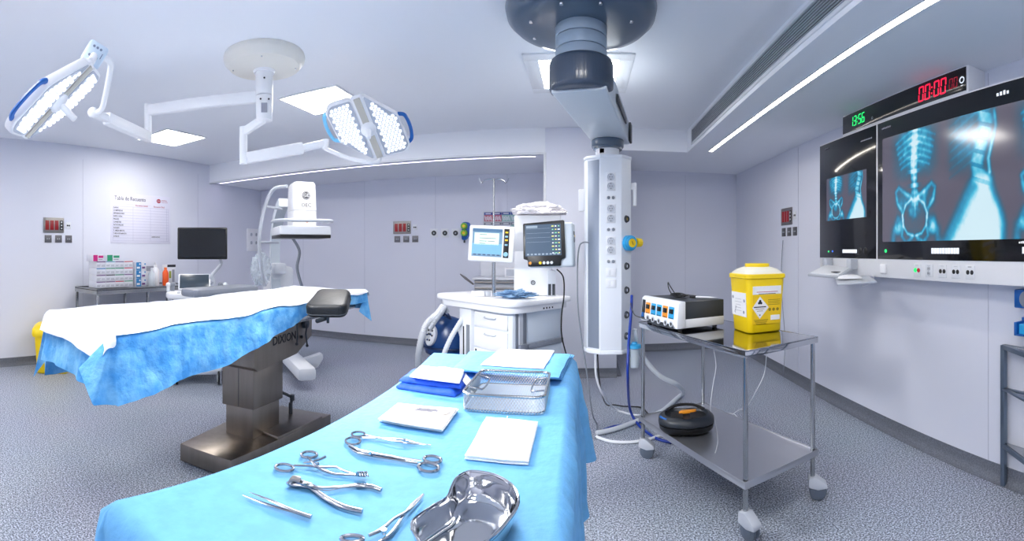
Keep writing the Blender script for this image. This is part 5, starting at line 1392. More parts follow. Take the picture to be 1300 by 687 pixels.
for r in range(4):
    for c in range(9): mb.box((-.20+c*.045,-.29+r*.04,.994),(.034,.028,.008), bev=.003)
mb.build('keys', M_ltgrey, co_)
mb = MB(M); mb.ball((.02,-.14,.99),.03); mb.build('trackball', M_grey, co_)
Mts = M @ FR((-.03,.06,1.09),(1,0,0),(0,.62,.8)); mb = MB(Mts); mb.box((0,0,0),(.37,.22,.03), bev=.01); ts = mb.build('touch_screen', M_offw, t)
mb = MB(Mts); mb.box((0,0,.014),(.34,.19,.006), bev=.002); mb.build('display', mat('dim_touch_glass',(60,72,84),.2), ts)
for x in (-.33,-.28,.27,.33):
    mb = MB(M); mb.cyl((x,.02,.98),(x,.02,1.04),.022,seg=16); mb.ball((x,.02,1.06),.03); mb.tube([(x,.02,1.0),(x,.1,.85),(x*.8,.1,.55),(x*.5,.05,.35)],.006,smooth=5); mb.build('probe', M_offw if abs(x)>.3 else M_grey, t)
mc = atd(257, 309, 5.30); ml = M.inverted() @ mc
mb = MB(M); mb.tube([(.12,.12,1.0),(.20,.10,1.08),(.17,.06,1.16),(.28,.08,1.30),(.24,ml.y+.04,ml.z-.12)], [.028,.022,.02,.018], smooth=6, seg=12); mb.build('monitor_arm', M_ltgrey, t)
Mm = M @ FR((ml.x, ml.y, ml.z), (1,.0,0), (0,0.03,1)); mb = MB(Mm); mb.box((0,0,-.02),(.57,.365,.04), bev=.012); mo = mb.build('monitor', M_black, t)
mb = MB(Mm); mb.box((0,.006,.001),(.53,.315,.003)); mb.build('screen', mat('dark_screen_glass',(14,20,26),.2), mo)

# ================================================================ C-arm imaging machine
hc_ = atd(383, 290, 5.05); rzc = facing(383)+.25; M = TR((hc_.x,hc_.y,0), rzc); t = thing('imaging_c_arm', 'white C-shaped X-ray imaging machine with square detector head behind the operating table', 'imaging machine', (hc_.x,hc_.y,0), rzc)
zd = 1.60
mb = MB(M); mb.bb((-.29,-.22,zd+.02),(.27,.26,zd+.115), bev=.02); det = mb.build('detector', M_offw, t)
mb = MB(M); mb.bb((-.285,-.215,zd-.012),(.265,.255,zd+.025), bev=.006); mb.build('detector_window', M_black, det)
mb = MB(M); loft(mb, [(rsq(.13,.15,.03),zd+.11),(rsq(.132,.155,.03),zd+.28)]); mb.M = M
loft(mb, [(rsq(.130,.153,.03),zd+.284),(rsq(.12,.145,.03),zd+.56),(rsq(.105,.13,.03),zd+.585)]); hd = mb.build('detector_head', M_white, t, smooth=45)
Ml = M @ FR((.0,-.150,zd+.44),(1,0,0),(0,.05,1)); mb = MB(Ml); mb.lathe([(0,.004),(.043,.004),(.045,.0)], (0.01,0,0), seg=24); mb.text('OEC', Matrix.Translation((.01,-.105,.003)), .055, m=0, align='CENTER', bold=-.002)
mb.build('emblem', M_ink, hd)
mb = MB(Ml); mb.text('GE', Matrix.Translation((.01,0,.0045)), .05, align='CENTER', bold=.012); mb.tube([(.01+.036*cos(a),.036*sin(a),.005) for a in [k*pi/10 for k in range(20)]], .002, closed=True, seg=5); mb.build('emblem_lettering', M_offw, hd)
mb = MB(Ml); mb.lathe([(0,-.006),(.016,-.006),(.018,-.012)], (.02,-.27,-.0), seg=16); mb.build('orange_button', M_orange, hd)
mb = MB(M); mb.tube([(-.30,.12,zd+.175),(-.31,-.10,zd+.17),(-.24,-.24,zd+.17),(.0,-.255,zd+.17),(.24,-.24,zd+.17),(.29,-.12,zd+.17),(.27,.1,zd+.175)], .018, smooth=5, seg=10); mb.build('handle_bar', M_ltgrey, t)
# the C itself, going back and down
R_ = .72; cz = 1.32; vs = []; fs = []; 
cy = .22+.10
secs = []
for k in range(41):
    a = radians(78-k*4.1); secs.append((cy+R_*cos(a)*1.0, cz+R_*sin(a)))
for (y, z), (dy, dz) in [(s_, ((s_[0]-cy)/R_, (s_[1]-cz)/R_)) for s_ in secs]:
    for dx, dr in ((-.06,-.05),(.06,-.05),(.06,.05),(-.06,.05)): vs.append((dx-.10, y+dy*dr, z+dz*dr))
for k in range(40):
    for i in range(4): fs.append((k*4+i, k*4+(i+1)%4, (k+1)*4+(i+1)%4, (k+1)*4+i))
fs += [(0,1,2,3), (160,161,162,163)]
mb = MB(M); mb.raw(vs, fs, recalc=True); mb.build('c_arc', M_pale, t, smooth=30)
mb = MB(M); q = [(-.16,.0,2.15),(-.30,.10,2.12),(-.38,.22,1.9),(-.42,.28,1.6),(-.40,.32,1.3),(-.34,.36,1.05)]; mb.tube(q, .02, smooth=6, seg=10)
mb.tube([(-.36,.2,1.95),(-.16,.3,1.93)], .014); mb.tube([(-.42,.28,1.55),(-.16,.5,1.55)], .014); mb.build('cable_guard', M_ltgrey, t)
mb = MB(M); mb.tube([(.02,.55,1.62),(.10,.50,1.45),(.06,.45,1.25),(.12,.42,1.0),(.18,.4,.8)], .018, smooth=6, seg=10); mb.build('cable_guard', M_grey, t)
mb = MB(M); mb.bb((-.18,.95,.35),(.14,1.5,1.25), bev=.05); mb.build('cabinet', M_offw, t)
mb = MB(M); mb.bb((-.16,.75,1.16),(-.0,1.3,1.30), bev=.03); mb.build('cross_arm', M_offw, t)
mb = MB(M); mb.bb((-.14,.02,.52),(.12,.38,.76), bev=.03); mb.build('xray_tube', M_offw, t)
mb = MB(M); mb.bb((-.10,-.25,.10),(.10,1.5,.24), bev=.04); mb.build('base', M_offw, t)
# steering wheel covers
wp = atz(377, 470, 0); wl = M.inverted() @ wp
for sx in (wl.x, wl.x-.52):
    mb = MB(M); 
    for s in (-.02,.03): mb.cyl((sx+s-.015,wl.y+.0,.07),(sx+s+.015,wl.y,.07),.07,seg=26,bev=.01)
    mb.cyl((sx+.04,wl.y,.07),(sx+.052,wl.y,.07),.045,m=1,seg=24); w__ = mb.build('wheel', [M_rubber, M_offw], t)
    mb = MB(M @ FR((sx,wl.y,0),(1,0,0),(0,0,1))); vs=[]; 
    mb.prism(rounded([(-.02,.03),(.07,.0+.01),(.25,.02),(.33,.14),(.31,.20),(.05,.13),(-.03,.10)], .03), -.05, .05, bev=.012); mb.build('wheel_cover', M_offw, t)
# crumpled clear cover hanging on the cable guard
def crumple(name, c, r, m, label, cat, seed=0, amp=.35, origin=None):
    t_ = bmesh.new(); bmesh.ops.create_icosphere(t_, subdivisions=5, radius=1)
    for v in t_.verts:
        n = v.co.normalized(); k = 1+amp*noise.fractal(n*2.2+V((seed,0,0)), .6, 2.2, 5)+.10*abs(noise.noise(n*9+V((0,seed,0))))
        v.co = V((n.x*r[0]*k, n.y*r[1]*k, max(-r[2]*(1.0 if len(r) < 4 else r[3]), n.z*r[2]*k)))
    mb = MB(); mb._add(t_, 0, Matrix.Translation(V(c))); o = mb.build(name, m, origin=(c[0],c[1],c[2]-r[2]), smooth=60); tag(o, label, cat); return o
c = atd(331, 343, 5.75); crumple('plastic_cover', c, (.12,.11,.19), M_clear, 'crumpled clear plastic cover hanging left of the imaging machine', 'plastic cover', seed=3, amp=.35)

# ================================================================ anaesthesia machine
Lc = V((-1.05,4.10,0)); Rc = V((-.22,4.15,0)); cxy = (Lc+Rc)/2; rza = radians(51.6)
t = thing('anaesthesia_machine', 'white anaesthesia workstation with two monitors beside the supply pendant', 'anaesthesia machine', cxy, rza); MA = TR(cxy, rza)
hx, hy = .30, .33
mb = MB(MA); mb.bb((-hx+.0,-hy,.16),(hx,hy,.96), bev=.02); bd = mb.build('cabinet', mat('cool_white_enamel',(222,228,236),.35), t)
mb = MB(MA); mb.bb((-hx-.04,-hy-.04,.10),(hx+.06,hy+.06,.17), bev=.02); mb.build('base', M_ltgrey, t)
for sx in (-1,1):
    for sy in (-1,1):
        mb = MB(MA); mb.cyl((sx*hx,sy*hy-.03,.05),(sx*hx,sy*hy+.03,.05),.05,seg=24,bev=.008); mb.build('castor', M_grey, t)
# drawers on the -x face
for z0_, z1_ in ((.80,.925),(.62,.785),(.18,.605)):
    mb = MB(MA); mb.bb((-hx-.014,-hy+.05,z0_),(-hx+.002,hy-.18,z1_), bev=.005); dr = mb.build('drawer', M_white, bd)
    mb = MB(MA); mb.tube([(-hx-.014,-.14,z1_-.035),(-hx-.03,-.13,z1_-.04),(-hx-.03,-.01,z1_-.04),(-hx-.014,0,z1_-.035)], .006, smooth=3); mb.build('drawer_handle', M_ltgrey, dr)
mb = MB(MA); mb.bb((-hx-.017,hy-.215,.40),(-hx-.013,hy-.20,.60)); mb.build('vent_slot', M_black, bd)
# -y face: rail and panels
mb = MB(MA); mb.bb((-hx+.03,-hy-.008,.17),(-hx+.15,-hy+.001,.955)); mb.bb((-hx+.06,-hy-.02,.17),(-hx+.10,-hy,.955), m=1); mb.build('side_rail', [M_grey, M_ltgrey], bd)
mb = MB(MA); mb.bb((-hx+.16,-hy-.022,.64),(hx-.0,-hy,.68), bev=.004); mb.box((-hx+.09,-hy-.03,.66),(.09,.03,.07), bev=.01); mb.build('cross_rail', M_grey, bd)
mb = MB(MA); mb.bb((-hx+.16,-hy-.010,.69),(hx-.01,-hy+.001,.95), bev=.003); mb.bb((-hx+.16,-hy-.010,.18),(hx-.01,-hy+.001,.635), bev=.003); mb.build('side_panel', mat('cool_white_panel',(206,216,226),.4), bd)
# left module with absorber and slots
mb = MB(MA); mb.bb((-hx-.04,hy-.17,.17),(hx-.15,hy+.012,.965), bev=.02); lm = mb.build('breathing_module', M_offw, t)
mb = MB(MA); mb.bb((-hx-.043,hy-.07,.50),(-hx-.038,hy-.055,.78)); mb.build('slot', M_black, lm); mb = MB(MA); mb.bb((-hx-.048,hy-.15,.45),(-hx-.038,hy-.11,.80)); mb.build('slot', M_grey, lm)
# worktop
wt = [(-hx-.10,-hy-.01),(-hx-.02,-hy-.09),(hx+.05,-hy-.09),(hx+.08,hy+.1),(hx-.1,hy+.30),(-hx-.05,hy+.34),(-hx-.12,hy+.25)]
mb = MB(MA); mb.prism(rounded(wt, .06, 5), 1.005, 1.05, bev=.012); mb.prism(rounded([(x*.93,y*.93) for x,y in wt], .06, 5), .95, 1.01, bev=.008); mb.build('worktop', M_white, t)
mb = MB(MA)
for k in range(4): mb.box((-.02+k*.035,-hy-.083,.975),(.014,.006,.014), bev=.002)
mb.build('front_jacks', M_black, bd)
# rear column, and the shelf on it under the plastic
cc_ = atd(681, 330, 4.28); cl = MA.inverted() @ V((cc_.x,cc_.y,0))
Mcol = TR((cc_.x,cc_.y,0), facing(681)+.0)
mb = MB(Mcol); mb.bb((-.20,-.14,1.05),(.14,.16,1.46), bev=.02); mb.bb((-.20,-.14,1.44),(.22,.16,1.775), bev=.02); colm = mb.build('rear_column', M_white, t)
mb = MB(Mcol); mb.lathe([(.014,0),(.014,.004),(.02,.004),(.02,0)], (0,0,0), M=FR((-.03,-.142,1.17),(1,0,0),(0,0,1)), seg=20); mb.text('G', FR((-.03,-.143,1.17),(1,0,0),(0,0,1)), .022, align='CENTER'); mb.build('round_mark', M_ink, colm)
mb = MB(Mcol); mb.bb((.10,-.17,1.05),(.17,-.10,1.28), bev=.006); mb.bb((.105,-.172,1.06),(.13,-.168,1.16),m=1); mb.bb((.14,-.172,1.06),(.165,-.168,1.16),m=1); mb.box((.15,-.14,1.33),(.16,.10,.05), bev=.01); mb.build('monitor_mount', [M_ltgrey, M_dkgrey], t)
# left screen
sc_ = atd(623.5, 309.5, 3.92); rs = facing(623)-.12
Ms = TR(sc_, rs) @ FR((0,0,0),(1,0,-.05),(0.03,.06,1))
mb = MB(Ms); mb.box((0,0,-.025),(.385,.305,.05), bev=.014, seg=3); ls = mb.build('ventilator_screen', M_white, t)
mb = MB(Ms); mb.box((-.035,.008,.001),(.255,.235,.003)); mb.build('display', mat('ventilator_display',(90,120,145),.3,emit=(108,138,160),es=.55), ls)
mb = MB(Ms); mb.box((-.035,.112,.003),(.255,.025,.001)); mb.box((-.035,-.045,.003),(.255,.09,.001), m=1); mb.box((-.04,.04,.003),(.21,.10,.001), m=2)
mb.build('display_fields', [mat('disp_dark',(50,85,115),.3,emit=(70,104,136),es=.6), mat('disp_blue',(95,150,185),.3,emit=(116,156,180),es=.52), mat('disp_pale',(190,215,200),.3,emit=(178,204,190),es=.6)], ls)
mb = MB(Ms)
for y, L_ in ((.075,.06),(.045,.14),(.02,.06),(.0,.05)): mb.box((-.10+L_/2,y,.0042),(L_,.004,.001))
for k in range(6): mb.box((-.135+k*.04,-.095,.0042),(.026,.01,.001))
mb.box((.0,.02,.0042),(.06,.004,.001)); mb.build('display_text', mat('disp_text',(50,70,100),.4,emit=(50,70,100),es=.3), ls)
mb = MB(Ms); mb.box((.128,.008,.002),(.045,.245,.005), bev=.003); mb.build('key_strip', M_black, ls)
mb = MB(Ms); 
for k, y in enumerate((.10,.065,.035,-.005)): mb.box((.128,y,.006),(.024,.014,.004), bev=.002, m=k%2)
mb.lathe([(0,.02),(.017,.02),(.02,.004)], (.128,-.085,0), m=1, seg=24); mb.build('keys', [M_yelllab, mat('pale_blue_knob',(150,200,220),.4), ], ls)
# right screen
sr = atd(690, 308, 3.62); rs2 = facing(690)-.20
Mr = TR(sr, rs2) @ FR((0,0,0),(1,0,.035),(-.01,.04,1))
mb = MB(Mr); mb.box((.05,-.02,-.09),(.36,.35,.14), bev=.02, seg=3); ps_ = mb.build('patient_monitor', mat('monitor_casing',(208,218,226),.4), t)
mb = MB(Mr); mb.prism(rounded([(-.165,-.125),(-.13,-.135),(-.13,-.185),(.13,-.185),(.135,-.135),(.168,-.125),(.165,.17),(-.163,.155)], .01), -.035, .0, bev=.004); mb.build('bezel', M_black, ps_)
mb = MB(Mr); mb.box((-.003,.02,.001),(.285,.245,.002)); mb.build('display', mat('monitor_display',(58,74,92),.2,emit=(66,84,104),es=.5), ps_)
mb = MB(Mr)
for k, y in enumerate((.11,.075,.04,.005)): mb.box((-.04,y,.0025),(.19,.0015,.001), m=0)
for r in range(9):
    for c in range(3): mb.box((.075+c*.024,.125-r*.026,.0025),(.012 if (r+c)%3 else .018,.008,.001), m=(r*2+c)%3+1)
for k in range(9): mb.box((-.125+k*.03,-.09,.0025),(.018,.012,.001), m=0)
mb.box((-.09,.125,.0025),(.09,.018,.001), m=0)
mb.build('display_traces', [mat('trace_grey',(120,136,150),.4,emit=(120,136,150),es=.5), mat('trace_yellow',(190,190,90),.4,emit=(200,196,100),es=.6), mat('trace_white',(200,205,210),.4,emit=(200,205,210),es=.6), mat('trace_green',(110,180,140),.4,emit=(110,180,140),es=.5)], ps_)
mb = MB(Mr)
for k, (x, m_) in enumerate(((-.11,0),(-.03,1),(.0,2),(.03,2),(.06,2))): mb.lathe([(0,.006),(.011,.006),(.012,0)], (x,-.158,0), m=m_, seg=16)
mb.build('monitor_buttons', [M_orange, M_yelllab, M_offw], ps_)
mb = MB(Mr); mb.lathe([(0,.005),(.022,.005),(.024,0)], (0,0,0), M=FR((.2305,.02,-.08),(0,0,-1),(0,1,0)), seg=20); mb.box((.2305,.07,-.08),(.004,.03,.05), m=1); mb.box((.2305,.05,-.12),(.004,.02,.02), m=2)
mb.build('side_module', [M_grey, M_dkgrey, M_yelllab], ps_)
# IV pole on the machine
pp = atd(627, 330, 4.10); pp.z = 0
mb = MB(); mb.cyl((pp.x,pp.y,1.05),(pp.x,pp.y,1.55), .017, seg=16); mb.cyl((pp.x,pp.y,1.53),(pp.x,pp.y,2.09), .008, seg=12)
u_ = V((cos(facing(627)), sin(facing(627)), 0)); T_ = V((pp.x,pp.y,2.085))
for s in (-1, 1): mb.tube([T_, T_+u_*s*.06, T_+u_*s*.095+V((0,0,-.02)), T_+u_*s*.105+V((0,0,-.035)), T_+u_*s*.12+V((0,0,-.015)), T_+u_*s*.13+V((0,0,.01))], .004, smooth=4, seg=8)
mb.build('drip_pole', M_steel, t)
# things on the worktop
c = MA @ V((.02,.0,1.05)); c = atd(655, 370, 3.95); crumple('tubing_bag', (c.x,c.y,1.05+.035), (.135,.09,.032), mat('blue_clear_bag',(130,168,205),.25,alpha=.8), 'crumpled bluish plastic bag of tubing on the anaesthesia worktop', 'plastic bag', seed=8, amp=.6)
c = atd(606, 373, 4.1); mb = MB(TR((c.x,c.y,1.05), .5)); mb.bb((-.05,-.03,.001),(.05,.03,.05), bev=.008)
o = mb.build('sensor_block', M_white, origin=(c.x,c.y,1.05)); tag(o, 'small white block at the left end of the anaesthesia worktop', 'device')
mb = MB(TR((c.x,c.y,1.05), .5)); mb.bb((.07,-.03,.001),(.12,.03,.045), bev=.01); o = mb.build('connector_block', M_ltgrey, origin=(c.x,c.y,1.05)); tag(o, 'small grey block right of the white one on the anaesthesia worktop', 'device')
c = atd(684, 271, 4.22); crumple('plastic_dust_cover', (c.x,c.y,1.778+.036), (.225,.15,.075,.45), mat('milky_plastic',(246,243,246),.35,alpha=.88), 'crumpled milky plastic sheet covering the top of the anaesthesia machine', 'plastic cover', seed=5, amp=.22)
# breathing tubes
a = atd(606,378,4.25); pts = [atd(604,378,4.25), atd(597,390,4.22), atd(583,411,4.18), atd(570,434,4.15), atd(562,458,4.15), atd(566,480,4.3), atd(585,480,4.4), atd(598,462,4.45)]
def ribbed(pts, r, seg=10, n=14, rib=.0025):
    c_ = catmull(pts, n); return c_, [r+(rib if i % 2 else 0) for i in range(len(c_))]
def ribbed_tube(mb, pts, r, n=14, seg=10, m=0, rib=.003):
    c_, rr = ribbed(pts, r, n=n, rib=rib); mb.tube(c_, rr, seg=seg, m=m)
mb = MB(); ribbed_tube(mb, pts, .021); mb.tube([pts[1].lerp(pts[2],.0), pts[1].lerp(pts[2],.5)], .024, m=1, seg=14)
o = mb.build('breathing_tube', [M_hose, M_teal], origin=V((pts[3].x,pts[3].y,0))); tag(o, 'wide translucent breathing tube with green connector hanging left of the anaesthesia machine', 'hose')
pts = [atd(596,398,4.42), atd(584,415,4.45), atd(590,435,4.45), atd(600,452,4.45), atd(612,465,4.4)]
mb = MB(); ribbed_tube(mb, pts, .02); o = mb.build('breathing_tube', M_hose, origin=V((pts[2].x,pts[2].y,0))); tag(o, 'second thinner translucent breathing tube looping against the anaesthesia machine', 'hose')

# ================================================================ patient warmer (blue) with hose
p = atd(566, 319, 4.95); p.z = 0; rzw = facing(562)-.5; t = thing('patient_warmer', 'rounded blue patient warming blower with white hose behind the instrument table', 'patient warmer', p, rzw); M = TR(p, rzw)
mb = MB(M); mb.cyl((0,0,.06),(0,0,.12),.2,.17,seg=32,bev=.01); mb.cyl((0,0,.1),(0,0,.36),.03,seg=16); mb.build('stand', M_ltgrey, t)
mb = MB(M); loft(mb, [el(.16,.14,.34),el(.215,.185,.37),el(.235,.20,.45),el(.23,.195,.55),el(.20,.165,.66),el(.14,.12,.735),el(.07,.05,.76)]); mb.build('housing', M_navy, t, smooth=60)
mb = MB(M); mb.tube([el(.240,.206,.44)[0][i]+(.44,) for i in range(28)], .012, closed=True); mb.build('bumper', mat('deep_blue_trim',(8,38,80),.4), t); mb = MB(M); mb.tube([(.15,-.09,.5),(.13,-.08,.66),(.02,-.03,.79),(-.10,.02,.72)], .02, smooth=5); mb.build('carry_handle', mat('deep_blue_trim',(8,38,80),.4), t)
Mf = M @ FR((-.085,-.180,.575),(.93,-.36,0),(.05,.28,1)); mb = MB(Mf @ Matrix.Diagonal((.8,1.15,1,1))); mb.lathe([(0,.012),(.085,.012),(.095,.0),(.09,-.03)], seg=32); fp = mb.build('control_panel', M_offw, t)
mb = MB(Mf)
for k, (x, y) in enumerate(((-.03,.05),(.0,.06),(.03,.05),(-.04,.0),(-.013,.01),(.015,.01),(.04,.0),(-.02,-.05),(.015,-.05))): mb.lathe([(0,.018),(.010,.018),(.011,.012)], (x,y,0), seg=14, m=k%2)
mb.build('panel_buttons', [M_dkgrey, M_navy], fp)
hp = [atd(563,393,4.75), atd(556,402,4.68), atd(548,412,4.65), atd(541,424,4.7), atd(534,442,4.75), atd(531,462,4.8), atd(536,482,4.9), atd(552,490,5.0)]
mb = MB(); ribbed_tube(mb, [atd(562,389,4.85), atd(556,398,4.75), atd(549,404,4.72), atd(541,413,4.74), atd(535,430,4.76), atd(531,455,4.8), atd(534,478,4.9), atd(550,486,5.0)], .032, rib=.004)
o = mb.build('warmer_hose', M_offw, origin=V((hp[0].x,hp[0].y,0))); tag(o, 'white ribbed hose curving down the left side of the blue warmer', 'hose')
mb = MB(); ribbed_tube(mb, [atd(546,418,4.66), atd(553,407,4.64), atd(560,398,4.68), atd(565,391,4.78), atd(568,397,4.80)], .022, rib=.004)
o = mb.build('warmer_nozzle_hose', M_ltgrey, origin=hp[0]); tag(o, 'grey ribbed nozzle hose resting on top of the blue warmer', 'hose')

# ================================================================ back wall fittings
for px, w_ in ((551,'first'),(565,'middle'),(578.5,'last')):
    q = atY(px, 296, YB); M = wallB(q.x, q.z); t = thing('gas_outlet', {'first':'round black gas outlet on the back wall, next to the alarm panel','middle':'round black gas outlet on the back wall, middle one of three','last':'round black gas outlet on the back wall, next to the green regulators'}[w_], 'gas outlet', q, group='round gas outlets on the back wall')
    mb = MB(M); mb.box((0,0,.003),(.12,.13,.006),bev=.002); mb.build('faceplate', M_offw, t)
    mb = MB(M); mb.lathe([(0,.012),(.018,.012),(.02,.022),(.034,.022),(.038,.006)], seg=24); mb.lathe([(0,.016),(.012,.016),(.013,.012)], seg=12, m=1); mb.build('outlet', [M_dkgrey, M_ltgrey], t)
q = atY(591.5, 293, YB); M = wallB(q.x, q.z); t = thing('gas_regulator', 'green and blue double gas regulator plugged into the back wall', 'regulator', q)
mb = MB(M); mb.prism(rounded([(-.055,-.14),(.02,-.14),(.075,-.04),(.07,.12),(.0,.13),(-.05,.12)], .04), .002, .06, bev=.008); mb.build('body', M_blue, t)
for y in (.065,-.035): mb = MB(M); mb.lathe([(0,.10),(.04,.10),(.048,.092),(.05,.06)], (-.01,y,0), seg=28); mb.lathe([(0,.104),(.02,.104),(.022,.099)], (-.01,y,0), seg=16, m=1); mb.build('gauge', [M_green, M_yelllab], t)
mb = MB(M); mb.cyl((-.01,-.14,.05),(-.01,-.18,.05),.014,seg=12); mb.build('connector', M_dkgrey, t)
# card rack
q = atY(615, 269.5, YB); x0_, zt_ = q.x, q.z; t = thing('card_rack', 'wall rack with two rows of coloured cards in pockets behind the anaesthesia machine', 'card rack', (x0_+.4, YB-.03, zt_-.3))
mb = MB(); mb.bb((x0_-.01,YB-.03,zt_-.30),(x0_+.80,YB-.001,zt_+.005), bev=.003); mb.build('back_board', M_ltgrey, t)
cset = [mat('card_red',(190,110,130),.6), mat('card_green',(150,190,185),.6), mat('card_blue',(60,80,150),.6), mat('card_white',(220,222,230),.6)]
for r in range(2):
    for c in range(6):
        x = x0_+.005+c*.132; z = zt_-.005-r*.148
        M = wallB(x, z-.135, YB-.03); mb = MB(M); mb.bb((0,0,.0),(.125,.132,.008)); mb.bb((0,.095,.008),(.125,.132,.010), m=1); mb.bb((.02,.106,.010),(.10,.12,.011), m=2)
        for k in range(5): mb.box((.02+k*.021,.045,.0085),(.012,.07-.02*(k%2),.001), m=2, rz=.25)
        mb.build('card_pocket', [cset[0 if c < 2 else 1] if r == 0 else cset[(c+2)%4 if c%2 else 3], cset[2] if r == 0 else M_grey, cset[3]], t)
# socket box, blue box and cart under the rack
q = atY(597, 350, 6.35); x0_ = q.x; zc_ = 1.17
t = thing('supply_cart', 'pale grey supply cart with rails against the back wall, behind the anaesthesia machine', 'cart', (x0_+.45, 6.38, 0))
mb = MB(); mb.bb((x0_+.10,6.15,.12),(x0_+.95,6.62,1.06), bev=.02); mb.build('body', M_ltgrey, t)
mb = MB(); mb.bb((x0_+.08,6.12,1.06),(x0_+.97,6.64,1.09), bev=.01); mb.bb((x0_+.1,6.58,1.09),(x0_+.95,6.62,1.30), bev=.006); mb.build('top', M_offw, t)
mb = MB()
for z in (1.03,.95): mb.tube([(x0_+.12,6.12,z),(x0_+.93,6.12,z)], .012)
mb.tube([(x0_+.10,6.13,1.0),(x0_+.0,6.10,1.08),(x0_-.08,6.10,1.14)], [.02,.03,.01], smooth=4, flat=.6); mb.build('rail', M_plate, t)
for x in (x0_+.15,x0_+.9):
    for y in (6.2,6.57): mb = MB(); mb.cyl((x,y-.02,.05),(x,y+.02,.05),.05,seg=20); mb.cyl((x,y,.06),(x,y,.13),.012); mb.build('castor', M_dkgrey, t)
mb = MB(); mb.bb((x0_+.50,6.30,1.091),(x0_+.93,6.56,1.22), bev=.006); mb.bb((x0_+.52,6.297,1.11),(x0_+.68,6.30,1.20), m=1); mb.bb((x0_+.70,6.297,1.13),(x0_+.80,6.30,1.18), m=2); o = mb.build('equipment_box', [M_white, M_ltgrey, M_grey], origin=(x0_+.7,6.43,1.09)); tag(o, 'white and grey equipment box on top of the supply cart', 'box')
for px, k in ((613.5,0),(624,1)):
    q = atY(px, 338.5, YB); mb = socket_pair(wallB(q.x, q.z), 1.35); o = mb.build('power_socket', [M_offw, M_ltgrey, M_black], origin=q); tag(o, ['white wall socket below the left monitor, left one of two','white wall socket below the left monitor, right one of two'][k], 'socket', 'white wall sockets behind the monitors')
q = atY(633, 339, YB); mb = MB(wallB(q.x,q.z)); mb.box((0,0,.03),(.09,.14,.06), bev=.006); mb.box((0,.02,.061),(.05,.05,.002), m=1); o = mb.build('blue_wall_box', [M_blue, M_offw], origin=q); tag(o, 'small blue box on the back wall right of the two sockets', 'box')

# ================================================================ hoses and cables
def cable(name, pts, r, m, label, n=8, seg=8, cat='cable', ribs=False):
    mb = MB(); pts = [V(p) for p in pts]
    for p in pts: p.z = max(p.z, r+.001)
    c_ = catmull(pts, n)
    for p in c_: p.z = max(p.z, r+.001)
    mb.tube(c_, r, seg=seg); lo = min(pts, key=lambda p: p.z); o = mb.build(name, m, origin=lo); return tag(o, label, cat)
fz = lambda x, y, r=.01: atz(x, y, r)
dC = 3.70
cable('blue_gas_hose', [atd(802,375,3.58), atd(801,400,3.52), atd(798,440,3.50), atd(797,480,3.48), fz(800,520,.1), fz(812,541,.015), fz(832,556,.012), fz(852,562,.012)], .011, mat('blue_hose',(14,52,150),.35), 'dark blue gas hose hanging from the pendant column to the floor', cat='hose', seg=10)
cable('white_gas_hose', [atd(806,418,3.78), atd(812,446,3.8), atd(836,476,3.85), atd(862,490,3.95), fz(866,502,.02), fz(840,522,.022), fz(808,535,.022), fz(780,545,.022), fz(757,550,.022)], .020, M_hose, 'thick translucent white hose curving under the trolley', cat='hose', seg=12)
cable('white_cable', [atd(756,449,3.72), atd(757,478,3.74), atd(766,502,3.8), fz(782,520,.03), fz(800,526,.012), fz(814,528,.012)], .009, M_offw, 'white cable dropping from under the pendant column to the floor')
cable('floor_hose', [fz(757,555), fz(775,561), fz(800,562), fz(820,559), fz(842,553)], .012, M_offw, 'white hose lying on the floor in front of the pendant column', cat='hose')
cable('blue_floor_cable', [fz(758,550), fz(775,543), fz(797,539), fz(815,536)], .011, mat('blue_hose',(14,52,150),.35), 'short dark blue hose lying on the floor beside the drape', cat='hose')
cable('black_cable', [atd(758.5,449,3.8), atd(760,475,3.8), atd(764,500,3.85), fz(772,515,.01), fz(795,516,.01), fz(815,518,.01), fz(826,530,.01)], .006, M_black, 'black cable dropping from under the pendant column to the floor')
cable('grey_cable', [atd(748,308,3.66), atd(740,308,3.66), atd(735,315,3.66), atd(733,345,3.66), atd(734,395,3.66), atd(740,440,3.68), atd(746,480,3.70), atd(752,525,3.72), fz(758,540,.01), fz(756,556,.01)], .006, M_grey, 'long grey cable looping from the pendant column down to the floor')
cable('monitor_cable', [atd(707,342,3.75), atd(715,352,3.78), atd(716,375,3.8), atd(713,400,3.8), atd(713,425,3.8), atd(718,447,3.8), atd(728,480,3.85), fz(735,512,.01)], .006, M_black, 'black cable hanging from the right monitor')
cable('unit_cable', [atd(818,404,3.05), atd(806,400,3.3), atd(801,388,3.5), atd(802,380,3.6)], .004, M_black, 'thin black cable between the electrosurgical unit and the pendant column')
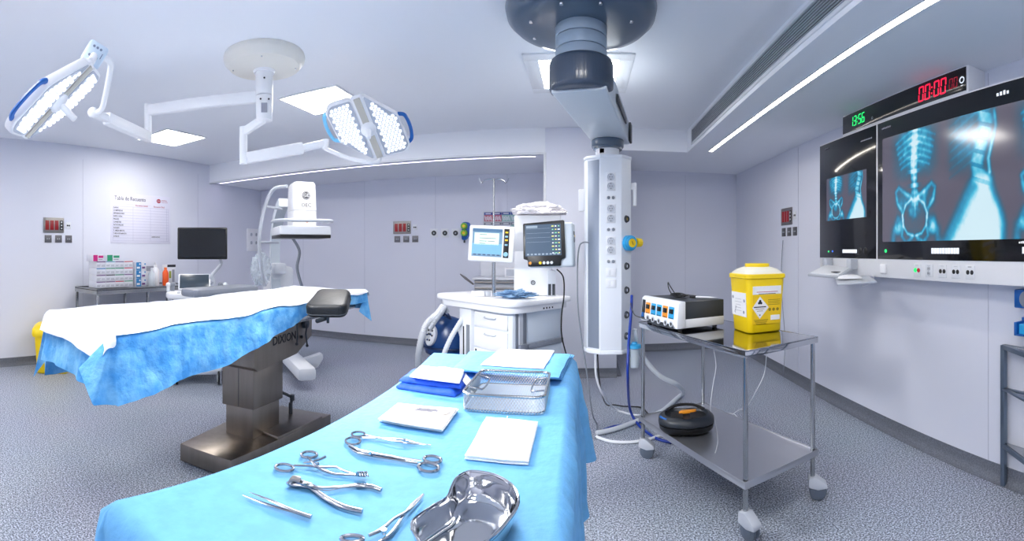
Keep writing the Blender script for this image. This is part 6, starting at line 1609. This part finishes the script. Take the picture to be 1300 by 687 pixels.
cable('trolley_cable', [atd(906,444,3.1), atd(909,465,3.15), atd(905,490,3.15), atd(902,520,3.15), fz(908,536,.30), fz(911,560,.30), fz(908,575,.30)], .003, M_offw, 'thin white cable hanging through the trolley to its lower shelf')
cable('thin_floor_cable', [atd(973,450,3.35), atd(970,475,3.4), atd(958,500,3.45), fz(945,520,.01), fz(925,528,.01), fz(916,524,.01), fz(932,526,.01), fz(938,532,.01), fz(948,534,.01)], .004, M_offw, 'thin white cable trailing from behind the trolley onto the floor')
# second arm board on the far side of the operating table
t = bpy.data.objects['operating_table']
mb = MB(); mb.prism(rounded([(-2.68,2.45),(-2.66,3.2),(-2.92,3.22),(-2.94,2.48)], .07), 1.08, 1.145, bev=.02); mb.build('arm_board', M_grey, t)
mb = MB(); mb.tube([(-2.55,2.7,.98),(-2.75,2.7,1.0),(-2.8,2.7,1.09)], .018, smooth=3); mb.build('arm_board_bracket', M_steel, t)
# ================================================================ camera, light and colour
cam = bpy.data.cameras.new('camera'); co = bpy.data.objects.new('camera', cam); C.objects.link(co)
co.location = (0, 0, E); co.rotation_euler = (pi/2, 0, -az(650))
cam.type = 'PANO'; cam.panorama_type = 'CENTRAL_CYLINDRICAL'
cam.central_cylindrical_radius = 1.0
cam.central_cylindrical_range_u_min = -650/FP; cam.central_cylindrical_range_u_max = 650/FP
cam.central_cylindrical_range_v_min = -(687-PY0)/FP; cam.central_cylindrical_range_v_max = PY0/FP
cam.clip_start = .02; cam.clip_end = 60
sc.camera = co
w = bpy.data.worlds.new('w'); sc.world = w; w.use_nodes = True
w.node_tree.nodes['Background'].inputs[0].default_value = (.8,.85,1,1); w.node_tree.nodes['Background'].inputs[1].default_value = .3
sc.view_settings.view_transform = 'Standard'; sc.view_settings.look = 'None'
sc.view_settings.gamma = 1; sc.view_settings.use_curve_mapping = False
sc.view_settings.exposure = EXPO
sc.cycles.max_bounces = 10; sc.cycles.diffuse_bounces = 6; sc.cycles.glossy_bounces = 4
sc.cycles.transparent_max_bounces = 12
sc.cycles.caustics_reflective = False; sc.cycles.caustics_refractive = False
sc.cycles.sample_clamp_indirect = 6
sc.cycles.use_denoising = True
bpy.context.view_layer.update()
